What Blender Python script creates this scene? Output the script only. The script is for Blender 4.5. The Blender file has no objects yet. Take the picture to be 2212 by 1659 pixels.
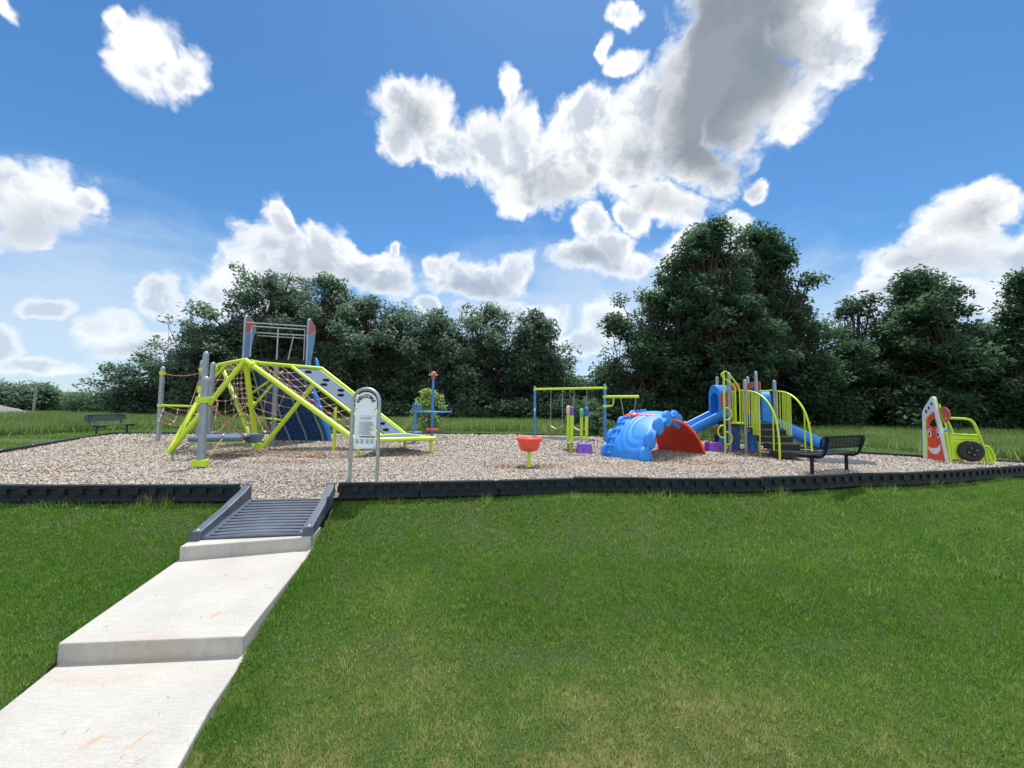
import bpy, math, random
import numpy as np
from mathutils import Vector, Matrix, Euler
sc = bpy.context.scene
col = sc.collection
rad = math.radians

# ------------------------------------------------------------------ camera
F_, CX, CY, HC = 833., 1106., 829.5, 1.3
p_, r_ = rad(3.45), rad(0.8)
FW = Vector((0, math.cos(p_), math.sin(p_))); U0 = Vector((0, -math.sin(p_), math.cos(p_))); R0 = Vector((1, 0, 0))
RT = R0*math.cos(r_) + U0*math.sin(r_); UP = U0*math.cos(r_) - R0*math.sin(r_)
CAM = Vector((0, 0, HC))
cd = bpy.data.cameras.new('camera'); cam = bpy.data.objects.new('camera', cd); col.objects.link(cam)
cd.sensor_width = 36; cd.lens = 36*F_/2212; cd.clip_start = .05; cd.clip_end = 3000
M = Matrix.Identity(4)
for i in range(3): M[i][0] = RT[i]; M[i][1] = UP[i]; M[i][2] = -FW[i]; M[i][3] = CAM[i]
cam.matrix_world = M; sc.camera = cam
def ray(x, y): return FW + RT*((x-CX)/F_) + UP*((CY-y)/F_)
def G(x, y, z=0.):                      # survey: photo point -> point on the level z
    d = ray(x, y); return CAM + d*((z-HC)/d.z)
def YP(x, y, Y):                        # survey: photo point -> point on the vertical plane at distance Y
    d = ray(x, y); return CAM + d*(Y/d.y)

# ------------------------------------------------------------------ light, view
SUN_EL, SUN_AZ = 71., 12.               # azimuth measured from +Y towards +X
sc.view_settings.view_transform = 'Standard'; sc.view_settings.look = 'None'
sc.view_settings.exposure = 1.08; sc.view_settings.gamma = 1; sc.view_settings.use_curve_mapping = False
sd = bpy.data.lights.new('sun', 'SUN'); sun = bpy.data.objects.new('sun', sd); col.objects.link(sun)
sd.energy = 2.7; sd.angle = rad(0.9); sd.color = (1, .95, .87)
sv = Vector((math.sin(rad(SUN_AZ))*math.cos(rad(SUN_EL)), math.cos(rad(SUN_AZ))*math.cos(rad(SUN_EL)), math.sin(rad(SUN_EL))))
sun.rotation_euler = sv.to_track_quat('Z', 'Y').to_euler(); sun.location = (0, 0, 30)

# ------------------------------------------------------------------ sky with clouds (world)
w = bpy.data.worlds.new('World'); sc.world = w; w.use_nodes = True
nt = w.node_tree; N = nt.nodes; L = nt.links; N.clear()
def nd(t, **k):
    n = N.new(t)
    for a, v in k.items(): setattr(n, a, v)
    return n
def mth(op, a, b=None, c=None, clamp=False):
    n = nd('ShaderNodeMath', operation=op, use_clamp=clamp)
    for i, v in enumerate((a, b, c)):
        if v is None: continue
        if isinstance(v, (int, float)): n.inputs[i].default_value = v
        else: L.new(v, n.inputs[i])
    return n.outputs[0]
def vm(op, a, b=None):
    n = nd('ShaderNodeVectorMath', operation=op)
    for i, v in enumerate((a, b)):
        if v is None: continue
        if isinstance(v, (tuple, Vector)): n.inputs[i].default_value = v
        else: L.new(v, n.inputs[i])
    return n
def sstep(v, a, b):
    n = nd('ShaderNodeMapRange', interpolation_type='SMOOTHSTEP'); L.new(v, n.inputs[0])
    n.inputs[1].default_value = a; n.inputs[2].default_value = b; return n.outputs[0]
def cmix(f, a, b):
    n = nd('ShaderNodeMix', data_type='RGBA')
    if isinstance(f, (int, float)): n.inputs[0].default_value = f
    else: L.new(f, n.inputs[0])
    for i, v in ((6, a), (7, b)):
        if isinstance(v, tuple): n.inputs[i].default_value = (*v, 1)
        else: L.new(v, n.inputs[i])
    return n.outputs[2]
SKY_S = .11
sky = nd('ShaderNodeTexSky', sky_type='NISHITA', sun_disc=False, sun_elevation=rad(SUN_EL), sun_rotation=rad(SUN_AZ),
         air_density=1.0, dust_density=.35, ozone_density=2.2, altitude=200)
tc = nd('ShaderNodeTexCoord')
dirn = vm('NORMALIZE', tc.outputs['Generated']).outputs[0]
def noise(vec, scale, detail=6, rough=.55, typ='FBM'):
    n = nd('ShaderNodeTexNoise', noise_dimensions='3D'); L.new(vec, n.inputs['Vector'])
    n.inputs['Scale'].default_value = scale; n.inputs['Detail'].default_value = detail; n.inputs['Roughness'].default_value = rough
    return n
wn = noise(dirn, 5.5, 5, .6)
wv = vm('SUBTRACT', wn.outputs['Color'], (.5, .5, .5)).outputs[0]
wsc = nd('ShaderNodeVectorMath', operation='SCALE'); L.new(wv, wsc.inputs[0]); wsc.inputs['Scale'].default_value = .11
wd = vm('ADD', dirn, wsc.outputs[0]).outputs[0]
PREV = [None]
def field(blobs):
    out = None
    for (x, y, rx, ry, ang) in blobs:
        c = ray(x, y); k = c.length; c.normalize()
        e = (ray(x+1, y).normalized() - c); e = (e - c*e.dot(c)).normalized()
        u = c.cross(e).normalized()          # roughly up or down
        a = rad(ang); ex = e*math.cos(a) + u*math.sin(a); ey = c.cross(ex)
        # angular size: distances shrink away from the lens axis
        sx = rx/F_/k*(1/k if abs(x-CX) > 350 else 1)**.5; sy = ry/F_/k
        R = Matrix((ex, ey, c)).transposed().to_euler()
        m = nd('ShaderNodeMapping', vector_type='TEXTURE')
        if PREV[0] is None: L.new(wd, m.inputs['Vector'])
        else:                                # evaluate the blobs one after another (keeps the shader stack small)
            ch = nd('ShaderNodeVectorMath', operation='MULTIPLY_ADD'); L.new(PREV[0], ch.inputs[0]); ch.inputs[1].default_value = (1e-7,)*3; L.new(wd, ch.inputs[2])
            L.new(ch.outputs[0], m.inputs['Vector'])
        m.inputs['Location'].default_value = c; m.inputs['Rotation'].default_value = R; m.inputs['Scale'].default_value = (sx, sy, 8)
        ln = nd('ShaderNodeVectorMath', operation='LENGTH'); L.new(m.outputs[0], ln.inputs[0])
        v = mth('SUBTRACT', 1, ln.outputs['Value'])
        out = v if out is None else mth('MAXIMUM', out, v); PREV[0] = out
    return out
CLOUDS = [(330,105,95,62,-28),(400,165,85,36,-32),(280,50,34,40,20),(325,150,75,60,0),
 (60,430,160,82,0),(190,425,50,32,0),(40,490,110,40,0),(5,20,36,40,0),
 (850,200,62,62,0),(895,240,95,90,30),(965,315,90,62,25),(860,290,50,60,0),(1060,330,85,70,0),(1130,290,55,70,0),(1150,380,120,82,0),(1120,440,70,40,0),
 (1270,270,110,75,0),(1230,350,120,110,0),(1350,330,140,100,-20),(1390,250,90,90,0),(1470,250,110,150,0),(1560,110,150,170,10),(1600,200,170,130,30),(1740,60,160,110,10),(1790,130,110,90,35),(1680,230,120,70,35),(1700,280,50,34,20),(1500,340,130,60,25),
 (1590,10,170,120,0),(1100,188,24,44,0),(1350,148,52,26,-15),(1345,45,50,24,30),(1310,110,24,34,0),(1627,406,36,26,10),(1435,440,100,52,10),(1370,480,60,26,30),
 (1275,495,52,52,0),(1270,565,95,36,0),(1330,540,60,40,0),(1370,570,60,34,0),
 (602,490,40,66,0),(600,560,110,80,0),(690,560,110,62,-12),(790,575,100,48,-12),(840,605,70,52,0),(480,640,80,64,0),(560,620,120,70,0),(1020,605,120,44,0),(960,580,50,34,0),(1110,580,56,36,-30),(850,545,16,26,0),
 (1500,560,120,62,0),(1570,505,46,46,0),(2120,440,90,58,25),(2060,510,110,66,25),(1990,580,120,60,20),(2110,560,120,66,0),(1900,640,70,56,20),(2050,640,150,60,0),(2200,560,60,80,0),
 (340,640,56,56,0),(250,700,70,36,0),(300,745,90,40,0),(110,660,60,28,0),(10,750,60,60,0),(120,790,110,26,0),(1300,690,56,56,0),(1260,740,60,34,0),(1080,668,100,34,0),(930,665,34,30,0),(1180,700,60,50,0)]
DARK = [(1560,60,110,150,15),(1590,180,120,120,30),(1530,280,130,70,35),(1640,20,110,100,0),(1500,200,60,90,0)]
DARK2 = [(1420,330,140,60,5),(1200,400,110,50,0),(1680,150,60,70,0),(890,240,60,50,0),(1440,440,80,34,10),(2060,560,130,40,15),(2110,480,80,40,20),(1020,618,110,24,0),(60,480,150,50,0),(300,765,120,26,0),(700,620,160,40,0),(1270,565,80,24,0),(1960,640,120,30,0)]
fn = noise(wd, 8, 9, .6); fb = mth('SUBTRACT', fn.outputs[0], .5)
vo = nd('ShaderNodeTexVoronoi', feature='SMOOTH_F1'); L.new(wd, vo.inputs['Vector']); vo.inputs['Scale'].default_value = 21
vo.inputs['Detail'].default_value = 3; vo.inputs['Roughness'].default_value = .55; vo.inputs['Smoothness'].default_value = .5
puff = mth('SUBTRACT', .5, vo.outputs['Distance'])
base = field(CLOUDS)
dens = mth('ADD', mth('ADD', mth('MULTIPLY_ADD', base, 1.45, .24), mth('MULTIPLY', fb, 1.35)), mth('MULTIPLY', puff, .6))
alpha = sstep(dens, -.12, .55)
# relief: the same noise a step towards the sun
wd2 = vm('ADD', wd, (sv*.02)[:]).outputs[0]
fn2 = noise(wd2, 9, 6, .6); rel = mth('SUBTRACT', fn.outputs[0], fn2.outputs[0])
dk = field(DARK); dk2 = field(DARK2)
dark = mth('MULTIPLY', sstep(mth('ADD', dk, mth('MULTIPLY', fb, .5)), -.6, .5), .95)
dark = mth('MAXIMUM', dark, mth('MULTIPLY', sstep(mth('ADD', dk2, mth('MULTIPLY', fb, .5)), -.5, 1.0), .5))
dark = mth('MULTIPLY', dark, sstep(mth('MULTIPLY_ADD', fb, .5, base), -.02, .50))
lit = mth('ADD', mth('MULTIPLY', rel, -5.5), .55, clamp=True)
soft = sstep(dens, .25, 1.1)
body = cmix(lit, (2.55, 2.85, 3.3), (4.7, 4.75, 4.8))
body = cmix(mth('ADD', mth('MULTIPLY', soft, .75), .2, clamp=True), (4.9, 4.95, 5.0), body)
ccol = cmix(mth('MULTIPLY', dark, .93), body, (.92, 1.12, 1.38))
# sky tone: deeper blue as the photo shows it, thin veil low on the left
hs = nd('ShaderNodeHueSaturation'); L.new(sky.outputs[0], hs.inputs['Color']); hs.inputs['Saturation'].default_value = 1.18; hs.inputs['Value'].default_value = .60
veil = field([(120,700,520,230,-6),(640,760,500,120,0),(1250,720,500,150,0),(2000,700,360,150,0),(1500,660,300,120,0)])
vs = nd('ShaderNodeMapping'); L.new(wd, vs.inputs['Vector']); vs.inputs['Scale'].default_value = (1, 1, 4)
vn = noise(vs.outputs[0], 4, 6, .6)
va = mth('MULTIPLY', sstep(mth('ADD', veil, mth('MULTIPLY', mth('SUBTRACT', vn.outputs[0], .5), 1.3)), -.45, .7), .80)
tn = nd('ShaderNodeMix', data_type='RGBA', blend_type='MULTIPLY'); tn.inputs[0].default_value = 1; L.new(hs.outputs[0], tn.inputs[6]); tn.inputs[7].default_value = (.74, .98, 1.06, 1)
sk = cmix(va, tn.outputs[2], (2.75, 3.35, 4.05))
front = cmix(mth('MULTIPLY', alpha, mth('MULTIPLY_ADD', va, -.42, 1)), sk, ccol)
# unseen bright cloud noise behind the viewer, added as fill light
sep = nd('ShaderNodeSeparateXYZ'); L.new(dirn, sep.inputs[0])
bm = mth('MULTIPLY', sstep(sep.outputs[1], .12, -.2), sstep(sep.outputs[2], -.02, .08))
bn = noise(dirn, 3.2, 4, .55)
ba = mth('MULTIPLY', sstep(bn.outputs[0], .42, .56), bm)
fin = cmix(ba, front, (8.2, 8.2, 8.2))
bg = nd('ShaderNodeBackground'); L.new(fin, bg.inputs[0]); bg.inputs[1].default_value = SKY_S
wo = nd('ShaderNodeOutputWorld'); L.new(bg.outputs[0], wo.inputs[0])
w.cycles.sampling_method = 'MANUAL'; w.cycles.sample_map_resolution = 512

# ------------------------------------------------------------------ mesh helpers
ORI = {}
class MB:
    def __init__(s): s.v = []; s.f = []; s.m = []; s.s = []
    def add(s, vs, fs, mi=0, smooth=False):
        o = len(s.v); s.v += [tuple(v) for v in vs]
        for f in fs: s.f.append(tuple(i+o for i in f)); s.m.append(mi); s.s.append(smooth)
        return s
    def box(s, c, sz, R=None, mi=0):
        c = Vector(c); h = [x/2 for x in sz]; vs = []
        for z in (-1, 1):
            for y in (-1, 1):
                for x in (-1, 1):
                    q = Vector((x*h[0], y*h[1], z*h[2])); vs.append(c + (R @ q if R else q))
        return s.add(vs, [(0,2,3,1),(4,5,7,6),(0,1,5,4),(2,6,7,3),(0,4,6,2),(1,3,7,5)], mi)
    def tube(s, pts, r, n=8, mi=0, cap=True, closed=False):
        pts = [Vector(p) for p in pts]; k = len(pts)
        rs = r if isinstance(r, (list, tuple)) else [r]*k
        vs = []; prev = None
        for i in range(k):
            if closed: t = pts[(i+1) % k] - pts[i-1]
            else: t = pts[min(i+1, k-1)] - pts[max(i-1, 0)]
            t.normalize()
            if prev is None:
                a = Vector((0, 0, 1)) if abs(t.z) < .9 else Vector((1, 0, 0)); prev = t.cross(a).normalized()
            else: prev = (prev - t*prev.dot(t)).normalized()
            b = t.cross(prev)
            for j in range(n):
                an = 2*math.pi*j/n; vs.append(pts[i] + (prev*math.cos(an) + b*math.sin(an))*rs[i])
        fs = []
        for i in range(k if closed else k-1):
            i2 = (i+1) % k
            for j in range(n): fs.append((i*n+j, i*n+(j+1) % n, i2*n+(j+1) % n, i2*n+j))
        s.add(vs, fs, mi, True)
        if cap and not closed:
            s.add(vs[:n], [tuple(range(n))[::-1]], mi); s.add(vs[-n:], [tuple(range(n))], mi)
        return s
    def lathe(s, prof, c, n=20, mi=0, sx=1, sy=1):
        c = Vector(c); vs = []; k = len(prof)
        for (r, z) in prof:
            for j in range(n):
                a = 2*math.pi*j/n; vs.append(c + Vector((r*math.cos(a)*sx, r*math.sin(a)*sy, z)))
        fs = [(i*n+j, i*n+(j+1) % n, (i+1)*n+(j+1) % n, (i+1)*n+j) for i in range(k-1) for j in range(n)]
        return s.add(vs, fs, mi, True)
    def ball(s, c, r, n=10, mi=0, R=None):
        c = Vector(c); r = r if isinstance(r, tuple) else (r, r, r); vs = []; m = n//2
        for i in range(m+1):
            th = math.pi*i/m
            for j in range(n):
                a = 2*math.pi*j/n; q = Vector((r[0]*math.sin(th)*math.cos(a), r[1]*math.sin(th)*math.sin(a), r[2]*math.cos(th)))
                vs.append(c + (R @ q if R else q))
        return s.add(vs, [(i*n+j, (i+1)*n+j, (i+1)*n+(j+1) % n, i*n+(j+1) % n) for i in range(m) for j in range(n)], mi, True)
    def prism(s, loop, d, mi=0):
        loop = [Vector(p) for p in loop]; d = Vector(d); n = len(loop)
        vs = loop + [p + d for p in loop]
        fs = [tuple(range(n))[::-1], tuple(range(n, 2*n))] + [(i, (i+1) % n, (i+1) % n + n, i+n) for i in range(n)]
        return s.add(vs, fs, mi)
    def grid(s, fn, nu, nv, mi=0, smooth=True):
        vs = [fn(i/nu, j/nv) for i in range(nu+1) for j in range(nv+1)]
        fs = [(i*(nv+1)+j, (i+1)*(nv+1)+j, (i+1)*(nv+1)+j+1, i*(nv+1)+j+1) for i in range(nu) for j in range(nv)]
        return s.add(vs, fs, mi, smooth)
    def build(s, name, mats, parent=None, bevel=0, solid=0, loc=None):
        o0 = Vector(loc) if loc is not None else (ORI.get(parent.name, Vector()) if parent else Vector())
        me = bpy.data.meshes.new(name); me.from_pydata([(Vector(v)-o0)[:] for v in s.v], [], s.f)
        mats = mats if isinstance(mats, (list, tuple)) else [mats]
        for m in mats: me.materials.append(m)
        me.polygons.foreach_set('material_index', s.m); me.polygons.foreach_set('use_smooth', s.s); me.update()
        o = bpy.data.objects.new(name, me); col.objects.link(o)
        if parent: o.parent = parent; ORI[o.name] = o0
        else: o.location = o0; ORI[o.name] = o0
        if solid: md = o.modifiers.new('solid', 'SOLIDIFY'); md.thickness = solid; md.offset = 0
        if bevel:
            md = o.modifiers.new('bevel', 'BEVEL'); md.width = bevel; md.segments = 2; md.limit_method = 'ANGLE'
        return o
def bump_normals(o):
    pass
def tag(o, label=None, cat=None, group=None, kind=None):
    if label: o['label'] = label
    if cat: o['category'] = cat
    if group: o['group'] = group
    if kind: o['kind'] = kind
    return o
def thing(name, label, cat, loc=(0, 0, 0), group=None):
    o = bpy.data.objects.new(name, None); col.objects.link(o); o.location = loc; o.empty_display_size = .2
    ORI[o.name] = Vector(loc); return tag(o, label, cat, group)
def copy_tree(o, parent=None):
    c = o.copy(); col.objects.link(c); c.parent = parent
    for ch in [x for x in bpy.data.objects if x.parent == o]: copy_tree(ch, c)
    return c
def arc(c, ax, ay, r, a0, a1, n=10):
    c = Vector(c); ax = Vector(ax); ay = Vector(ay)
    return [c + ax*(r*math.cos(rad(a0+(a1-a0)*i/n))) + ay*(r*math.sin(rad(a0+(a1-a0)*i/n))) for i in range(n+1)]
def lerp(a, b, t): return Vector(a)*(1-t) + Vector(b)*t
def smoothpts(pts, it=2):
    pts = [Vector(p) for p in pts]
    for _ in range(it):
        q = [pts[0]]
        for a, b in zip(pts[:-1], pts[1:]): q += [a*.75+b*.25, a*.25+b*.75]
        pts = q + [pts[-1]]
    return pts

# ------------------------------------------------------------------ materials
def mat(name, c1, c2=None, rough=.5, scale=6, bump=0, bscale=None, metal=0, spec=.5, detail=6, coords='Object', lo=.35, hi=.65):
    m = bpy.data.materials.new(name); m.use_nodes = True; t = m.node_tree; b = t.nodes['Principled BSDF']
    b.inputs['Roughness'].default_value = rough; b.inputs['Metallic'].default_value = metal; b.inputs['Specular IOR Level'].default_value = spec
    tcn = t.nodes.new('ShaderNodeTexCoord')
    n = t.nodes.new('ShaderNodeTexNoise'); n.inputs['Scale'].default_value = scale; n.inputs['Detail'].default_value = detail
    t.links.new(tcn.outputs[coords], n.inputs['Vector'])
    r = t.nodes.new('ShaderNodeValToRGB'); c2 = c2 or tuple(x*.85 for x in c1)
    r.color_ramp.elements[0].position = lo; r.color_ramp.elements[1].position = hi
    r.color_ramp.elements[0].color = (*c2, 1); r.color_ramp.elements[1].color = (*c1, 1)
    t.links.new(n.outputs[0], r.inputs[0]); t.links.new(r.outputs[0], b.inputs['Base Color'])
    if bump:
        n2 = t.nodes.new('ShaderNodeTexNoise'); n2.inputs['Scale'].default_value = bscale or scale*8; n2.inputs['Detail'].default_value = 4
        t.links.new(tcn.outputs[coords], n2.inputs['Vector'])
        bp = t.nodes.new('ShaderNodeBump'); bp.inputs['Strength'].default_value = bump; bp.inputs['Distance'].default_value = .01
        t.links.new(n2.outputs[0], bp.inputs['Height']); t.links.new(bp.outputs[0], b.inputs['Normal'])
    return m
def tintmat(name, stops, transl=.35, rough=.6, attr='tint', spec=.12):
    m = bpy.data.materials.new(name); m.use_nodes = True; t = m.node_tree; b = t.nodes['Principled BSDF']; out = t.nodes['Material Output']
    a = t.nodes.new('ShaderNodeAttribute'); a.attribute_name = attr
    r = t.nodes.new('ShaderNodeValToRGB')
    while len(r.color_ramp.elements) < len(stops): r.color_ramp.elements.new(.5)
    for e, (p, c) in zip(r.color_ramp.elements, stops): e.position = p
    for e, (p, c) in zip(r.color_ramp.elements, stops): e.color = (*c, 1)
    t.links.new(a.outputs['Fac'], r.inputs[0]); t.links.new(r.outputs[0], b.inputs['Base Color'])
    b.inputs['Roughness'].default_value = rough; b.inputs['Specular IOR Level'].default_value = spec
    if transl:
        tr = t.nodes.new('ShaderNodeBsdfTranslucent'); t.links.new(r.outputs[0], tr.inputs[0])
        mx = t.nodes.new('ShaderNodeMixShader'); mx.inputs[0].default_value = transl
        t.links.new(b.outputs[0], mx.inputs[1]); t.links.new(tr.outputs[0], mx.inputs[2]); t.links.new(mx.outputs[0], out.inputs[0])
    return m
LIME = mat('lime_paint', (.50, .68, .03), (.45, .62, .03), .35, 3, .05, 60)
GREYP = mat('grey_steel', (.30, .34, .39), (.24, .28, .33), .42, 5, .08, 70, metal=.35)
GALV = mat('galvanised_steel', (.42, .45, .46), (.33, .36, .37), .4, 14, .1, 60, metal=.55)
BLUEP = mat('blue_paint', (.06, .20, .50), (.05, .17, .45), .4, 4)
BLUE = mat('blue_plastic', (.022, .235, .72), (.018, .20, .64), .5, 4, .06, 80)
NAVY = mat('navy_plastic', (.015, .07, .26), (.012, .055, .21), .5, 4, .06, 80)
WALLB = mat('climbing_wall_blue', (.010, .065, .16), (.008, .05, .13), .5, 4, .1, 60)
PANELB = mat('panel_blue', (.10, .26, .50), (.08, .23, .46), .5, 3)
PANELG = mat('panel_blue_grey', (.115, .155, .215), (.095, .135, .19), .8, 3, .05, spec=.2)
RED = mat('red_plastic', (.80, .085, .04), (.72, .07, .035), .38, 3, .06, 80)
REDP = mat('red_panel', (.46, .10, .08), (.40, .085, .07), .5, 3)
PURP = mat('purple_plastic', (.22, .07, .50), (.19, .055, .44), .42, 5, .06, 60)
BLACK = mat('black_metal', (.010, .014, .017), (.007, .010, .012), .55, 8, spec=.25)
RUBBER = mat('black_rubber', (.02, .022, .025), (.013, .014, .016), .7, 10, .2, 60)
BORD = mat('border_plastic', (.011, .020, .027), (.007, .013, .018), .6, 7, .25, 60, spec=.3)
RAMPM = mat('ramp_plastic', (.085, .105, .145), (.06, .08, .11), .5, 6, .25, 60)
GROOVE = mat('groove', (.04, .052, .072), None, .7)
STEPM = mat('step_coating', (.03, .026, .03), (.02, .018, .02), .8, 10, .2, spec=.3)
WHITE = mat('white_plastic', (.74, .78, .82), (.68, .72, .77), .45, 4)
ROPE = mat('rope', (.36, .19, .13), (.26, .13, .09), .8, 30)
DROPE = mat('dark_rope', (.02, .028, .03), None, .8)
CONN = mat('connector', (.62, .62, .60), None, .4, metal=.3)
ORANGE = mat('orange_plastic', (.75, .25, .02), None, .5)
SIGNP = mat('sign_face', (.78, .86, .90), (.74, .83, .88), .5, 3)
INK = mat('ink', (.03, .045, .06), None, .6)
INKL = mat('fine_print', (.33, .40, .43), None, .6)
INKR = mat('red_print', (.35, .09, .07), None, .6)
CREAM = mat('cream_plastic', (.70, .52, .28), None, .5)
MPURP = mat('head_purple', (.20, .12, .42), (.10, .05, .25), .45, 30, .2)
MGREEN = mat('head_green', (.20, .55, .33), (.05, .30, .15), .45, 30, .2)
MBLUE = mat('head_blue', (.07, .16, .50), (.03, .07, .30), .45, 30, .2)
MAT_ = mat('mat_rubber', (.05, .06, .075), (.035, .042, .052), .8, 12, .3)
BARK = mat('bark', (.07, .055, .045), (.035, .028, .022), .9, 6, .4, 30)

def noise2(x, y, s, seed=0):            # value noise, two octaves
    rg = np.random.default_rng(seed); T = rg.random((64, 64)); out = 0; amp = 1; tot = 0
    for o in range(3):
        u = x/s*2**o + 17.3*o + 1000; v = y/s*2**o + 9.1*o + 1000
        iu = np.floor(u).astype(int); iv = np.floor(v).astype(int); fu = u-iu; fv = v-iv
        fu = fu*fu*(3-2*fu); fv = fv*fv*(3-2*fv)
        a = T[iu % 64, iv % 64]; b = T[(iu+1) % 64, iv % 64]; c = T[iu % 64, (iv+1) % 64]; d = T[(iu+1) % 64, (iv+1) % 64]
        out = out + amp*((a*(1-fu)+b*fu)*(1-fv) + (c*(1-fu)+d*fu)*fv); tot += amp; amp *= .5
    return out/tot
def npmesh(name, V, nper, tint, mats, parent=None, kind=None, label=None, mi=None, smooth=False):
    V = V.reshape(-1, 3).astype(np.float32); nf = len(V)//nper
    o0 = np.array(ORI[parent.name]) if parent is not None else np.zeros(3)
    me = bpy.data.meshes.new(name); me.vertices.add(len(V)); me.vertices.foreach_set('co', (V-o0).astype(np.float32).ravel())
    me.loops.add(len(V)); me.loops.foreach_set('vertex_index', np.arange(len(V), dtype=np.int32))
    me.polygons.add(nf); me.polygons.foreach_set('loop_start', np.arange(0, len(V), nper, dtype=np.int32))
    if mi is not None: me.polygons.foreach_set('material_index', mi.astype(np.int32))
    me.update(calc_edges=True)
    at = me.attributes.new('tint', 'FLOAT', 'FACE'); at.data.foreach_set('value', tint.astype(np.float32))
    for m in (mats if isinstance(mats, list) else [mats]): me.materials.append(m)
    o = bpy.data.objects.new(name, me); col.objects.link(o)
    if parent is not None: o.parent = parent
    if kind: o['kind'] = kind
    if label: o['label'] = label
    return o

# ------------------------------------------------------------------ ground
YF = [(-15.83,15.36),(-12.49,9.51),(-10.4,5.9),(-7.3,5.9),(-5.76,6.02),(-4.25,6.16),(-2.84,6.36),(-1.53,6.59),(-.2,6.81),(1.13,7.09),(2.52,7.15),(3.71,7.24),(4.75,7.36),(6.0,7.66),(7.22,8.04),(8.27,8.21),(9.37,8.56),(10.55,8.94),(11.7,9.35),(12.86,9.76),(13.6,10.0)]
YB = [(-15.83,15.36),(-13.14,15.85),(-8.2,16.9),(-3.25,18.0),(1.3,18.2),(4.4,17.4),(7.3,17.2),(10.79,12.05),(13.6,10.0)]
fx, fy = zip(*YF); bx_, by_ = zip(*YB)
def yf(x): return np.interp(x, fx, fy)
def yb(x): return np.interp(x, bx_, by_)
def frontline(x): return np.interp(x, (-60,-7.3,-4.25,-.2,4.75,8.27,12.86,22,60), (4.5,5.9,6.16,6.81,7.36,8.21,9.76,13,26))
def TZ(x, y):
    x = np.asarray(x, float); y = np.asarray(y, float)
    d = frontline(x) - y
    z = np.interp(d, (-3,-.6,0,.5,1,1.4,2.6,3.3,5,9,30), (-.10,-.16,-.24,-.41,-.60,-.69,-.83,-.95,-1.04,-1.15,-1.3))
    far = np.clip((np.hypot(x, y)-45)/200, 0, 1)
    z = z + (noise2(x, y, 1.6, 5)-.5)*.05 + (noise2(x, y, 14, 6)-.5)*.25*np.clip((y-20)/20, 0, 1)*1 - far*3
    # keep clear of the concrete path
    inp = (x > xl(y)-.02) & (x < xr(y)+.02) & (y < 6.3)
    return np.where(inp, z-.16, z)
def xr(y): return np.interp(y, (0,2.93,3.52,4.3,5.36,6.4), (-1.6,-2.15,-2.33,-2.48,-2.68,-2.84))
def xl(y): return np.interp(y, (0,2.9,3.4,4.25,4.93,6.2), (-3.1,-3.64,-3.81,-3.96,-4.13,-4.25))
gx = np.unique(np.concatenate([np.linspace(-16, 18, 200), np.sign(np.linspace(-1, 1, 61))*np.abs(np.linspace(-1, 1, 61))**2.5*900]))
gy = np.unique(np.concatenate([np.linspace(-6, 30, 210), -6-np.linspace(0, 1, 14)**2*300, 30+np.linspace(0, 1, 26)**2.2*1200]))
X, Y = np.meshgrid(gx, gy, indexing='ij'); Z = TZ(X, Y)
inside = (Y > yf(X)+.05) & (Y < yb(X)-.05) & (X > -15.8) & (X < 13.5); Z = np.where(inside, -.26, Z)
g = MB(); ny = len(gy); g.v = list(zip(X.ravel().tolist(), Y.ravel().tolist(), Z.ravel().tolist()))
g.f = [(i*ny+j, (i+1)*ny+j, (i+1)*ny+j+1, i*ny+j+1) for i in range(len(gx)-1) for j in range(ny-1)]
g.m = [0]*len(g.f); g.s = [True]*len(g.f)
SOIL = mat('lawn_soil', (.026, .060, .010), (.055, .06, .022), .95, 1.2, .5, 40)
tag(g.build('ground', SOIL), 'mown lawn ground sloping down from the play area and running out to the trees', kind='structure')

# ------------------------------------------------------------------ wood chip surface
SC = [(G(80,1019),1.3,.16),(G(1142,1010),.9,.35),(G(560,978),1.6,.9),(G(1500,1000),1.2,.5),(G(700,985),1.3,.6),(G(620,1062),.5,.2),(G(1250,985),.5,.3),(G(2070,1000),.8,.4),(G(1640,985),1,.5),(G(620,1000),1.0,.25),(G(850,985),1.2,.3),(G(1580,1022),.8,.2),(G(700,1068,-.1),.7,.15),(G(480,1010),.6,.2)]
def scuff(x, y):
    s = 0
    for c, a, b in SC: s = np.maximum(s, np.clip(1.25-np.sqrt(((x-c.x)/a)**2 + ((y-c.y)/b)**2), 0, 1))
    return np.clip(s*1.2*(.35+1.2*noise2(x, y, .35, 9)), 0, 1)
RAMPX = (-4.2, -2.9)
def MZ(x, y):
    z = (noise2(x, y, 1.1, 2)-.5)*.05 + (noise2(x, y, .25, 3)-.5)*.02 - .02*scuff(x, y)
    dip = np.clip(1-np.abs(x+3.56)/1.25, 0, 1); dip = np.clip(dip*2.4, 0, 1)*np.clip(1-(y-6.2)/1.5, 0, 1)
    return z - .235*dip
nu, nv = 300, 110
us = np.linspace(-15.8, 13.5, nu+1); Xm = np.repeat(us[:, None], nv+1, 1)
tv = np.linspace(0, 1, nv+1)[None, :]**1.3; Ym = yf(Xm)*(1-tv) + yb(Xm)*tv; Zm = MZ(Xm, Ym)
g = MB(); g.v = list(zip(Xm.ravel().tolist(), Ym.ravel().tolist(), Zm.ravel().tolist()))
g.f = [(i*(nv+1)+j, (i+1)*(nv+1)+j, (i+1)*(nv+1)+j+1, i*(nv+1)+j+1) for i in range(nu) for j in range(nv)]
g.m = [0]*len(g.f); g.s = [True]*len(g.f)
CH = bpy.data.materials.new('wood_chip_bed'); CH.use_nodes = True; t = CH.node_tree; b = t.nodes['Principled BSDF']; b.inputs['Roughness'].default_value = .95
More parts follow.
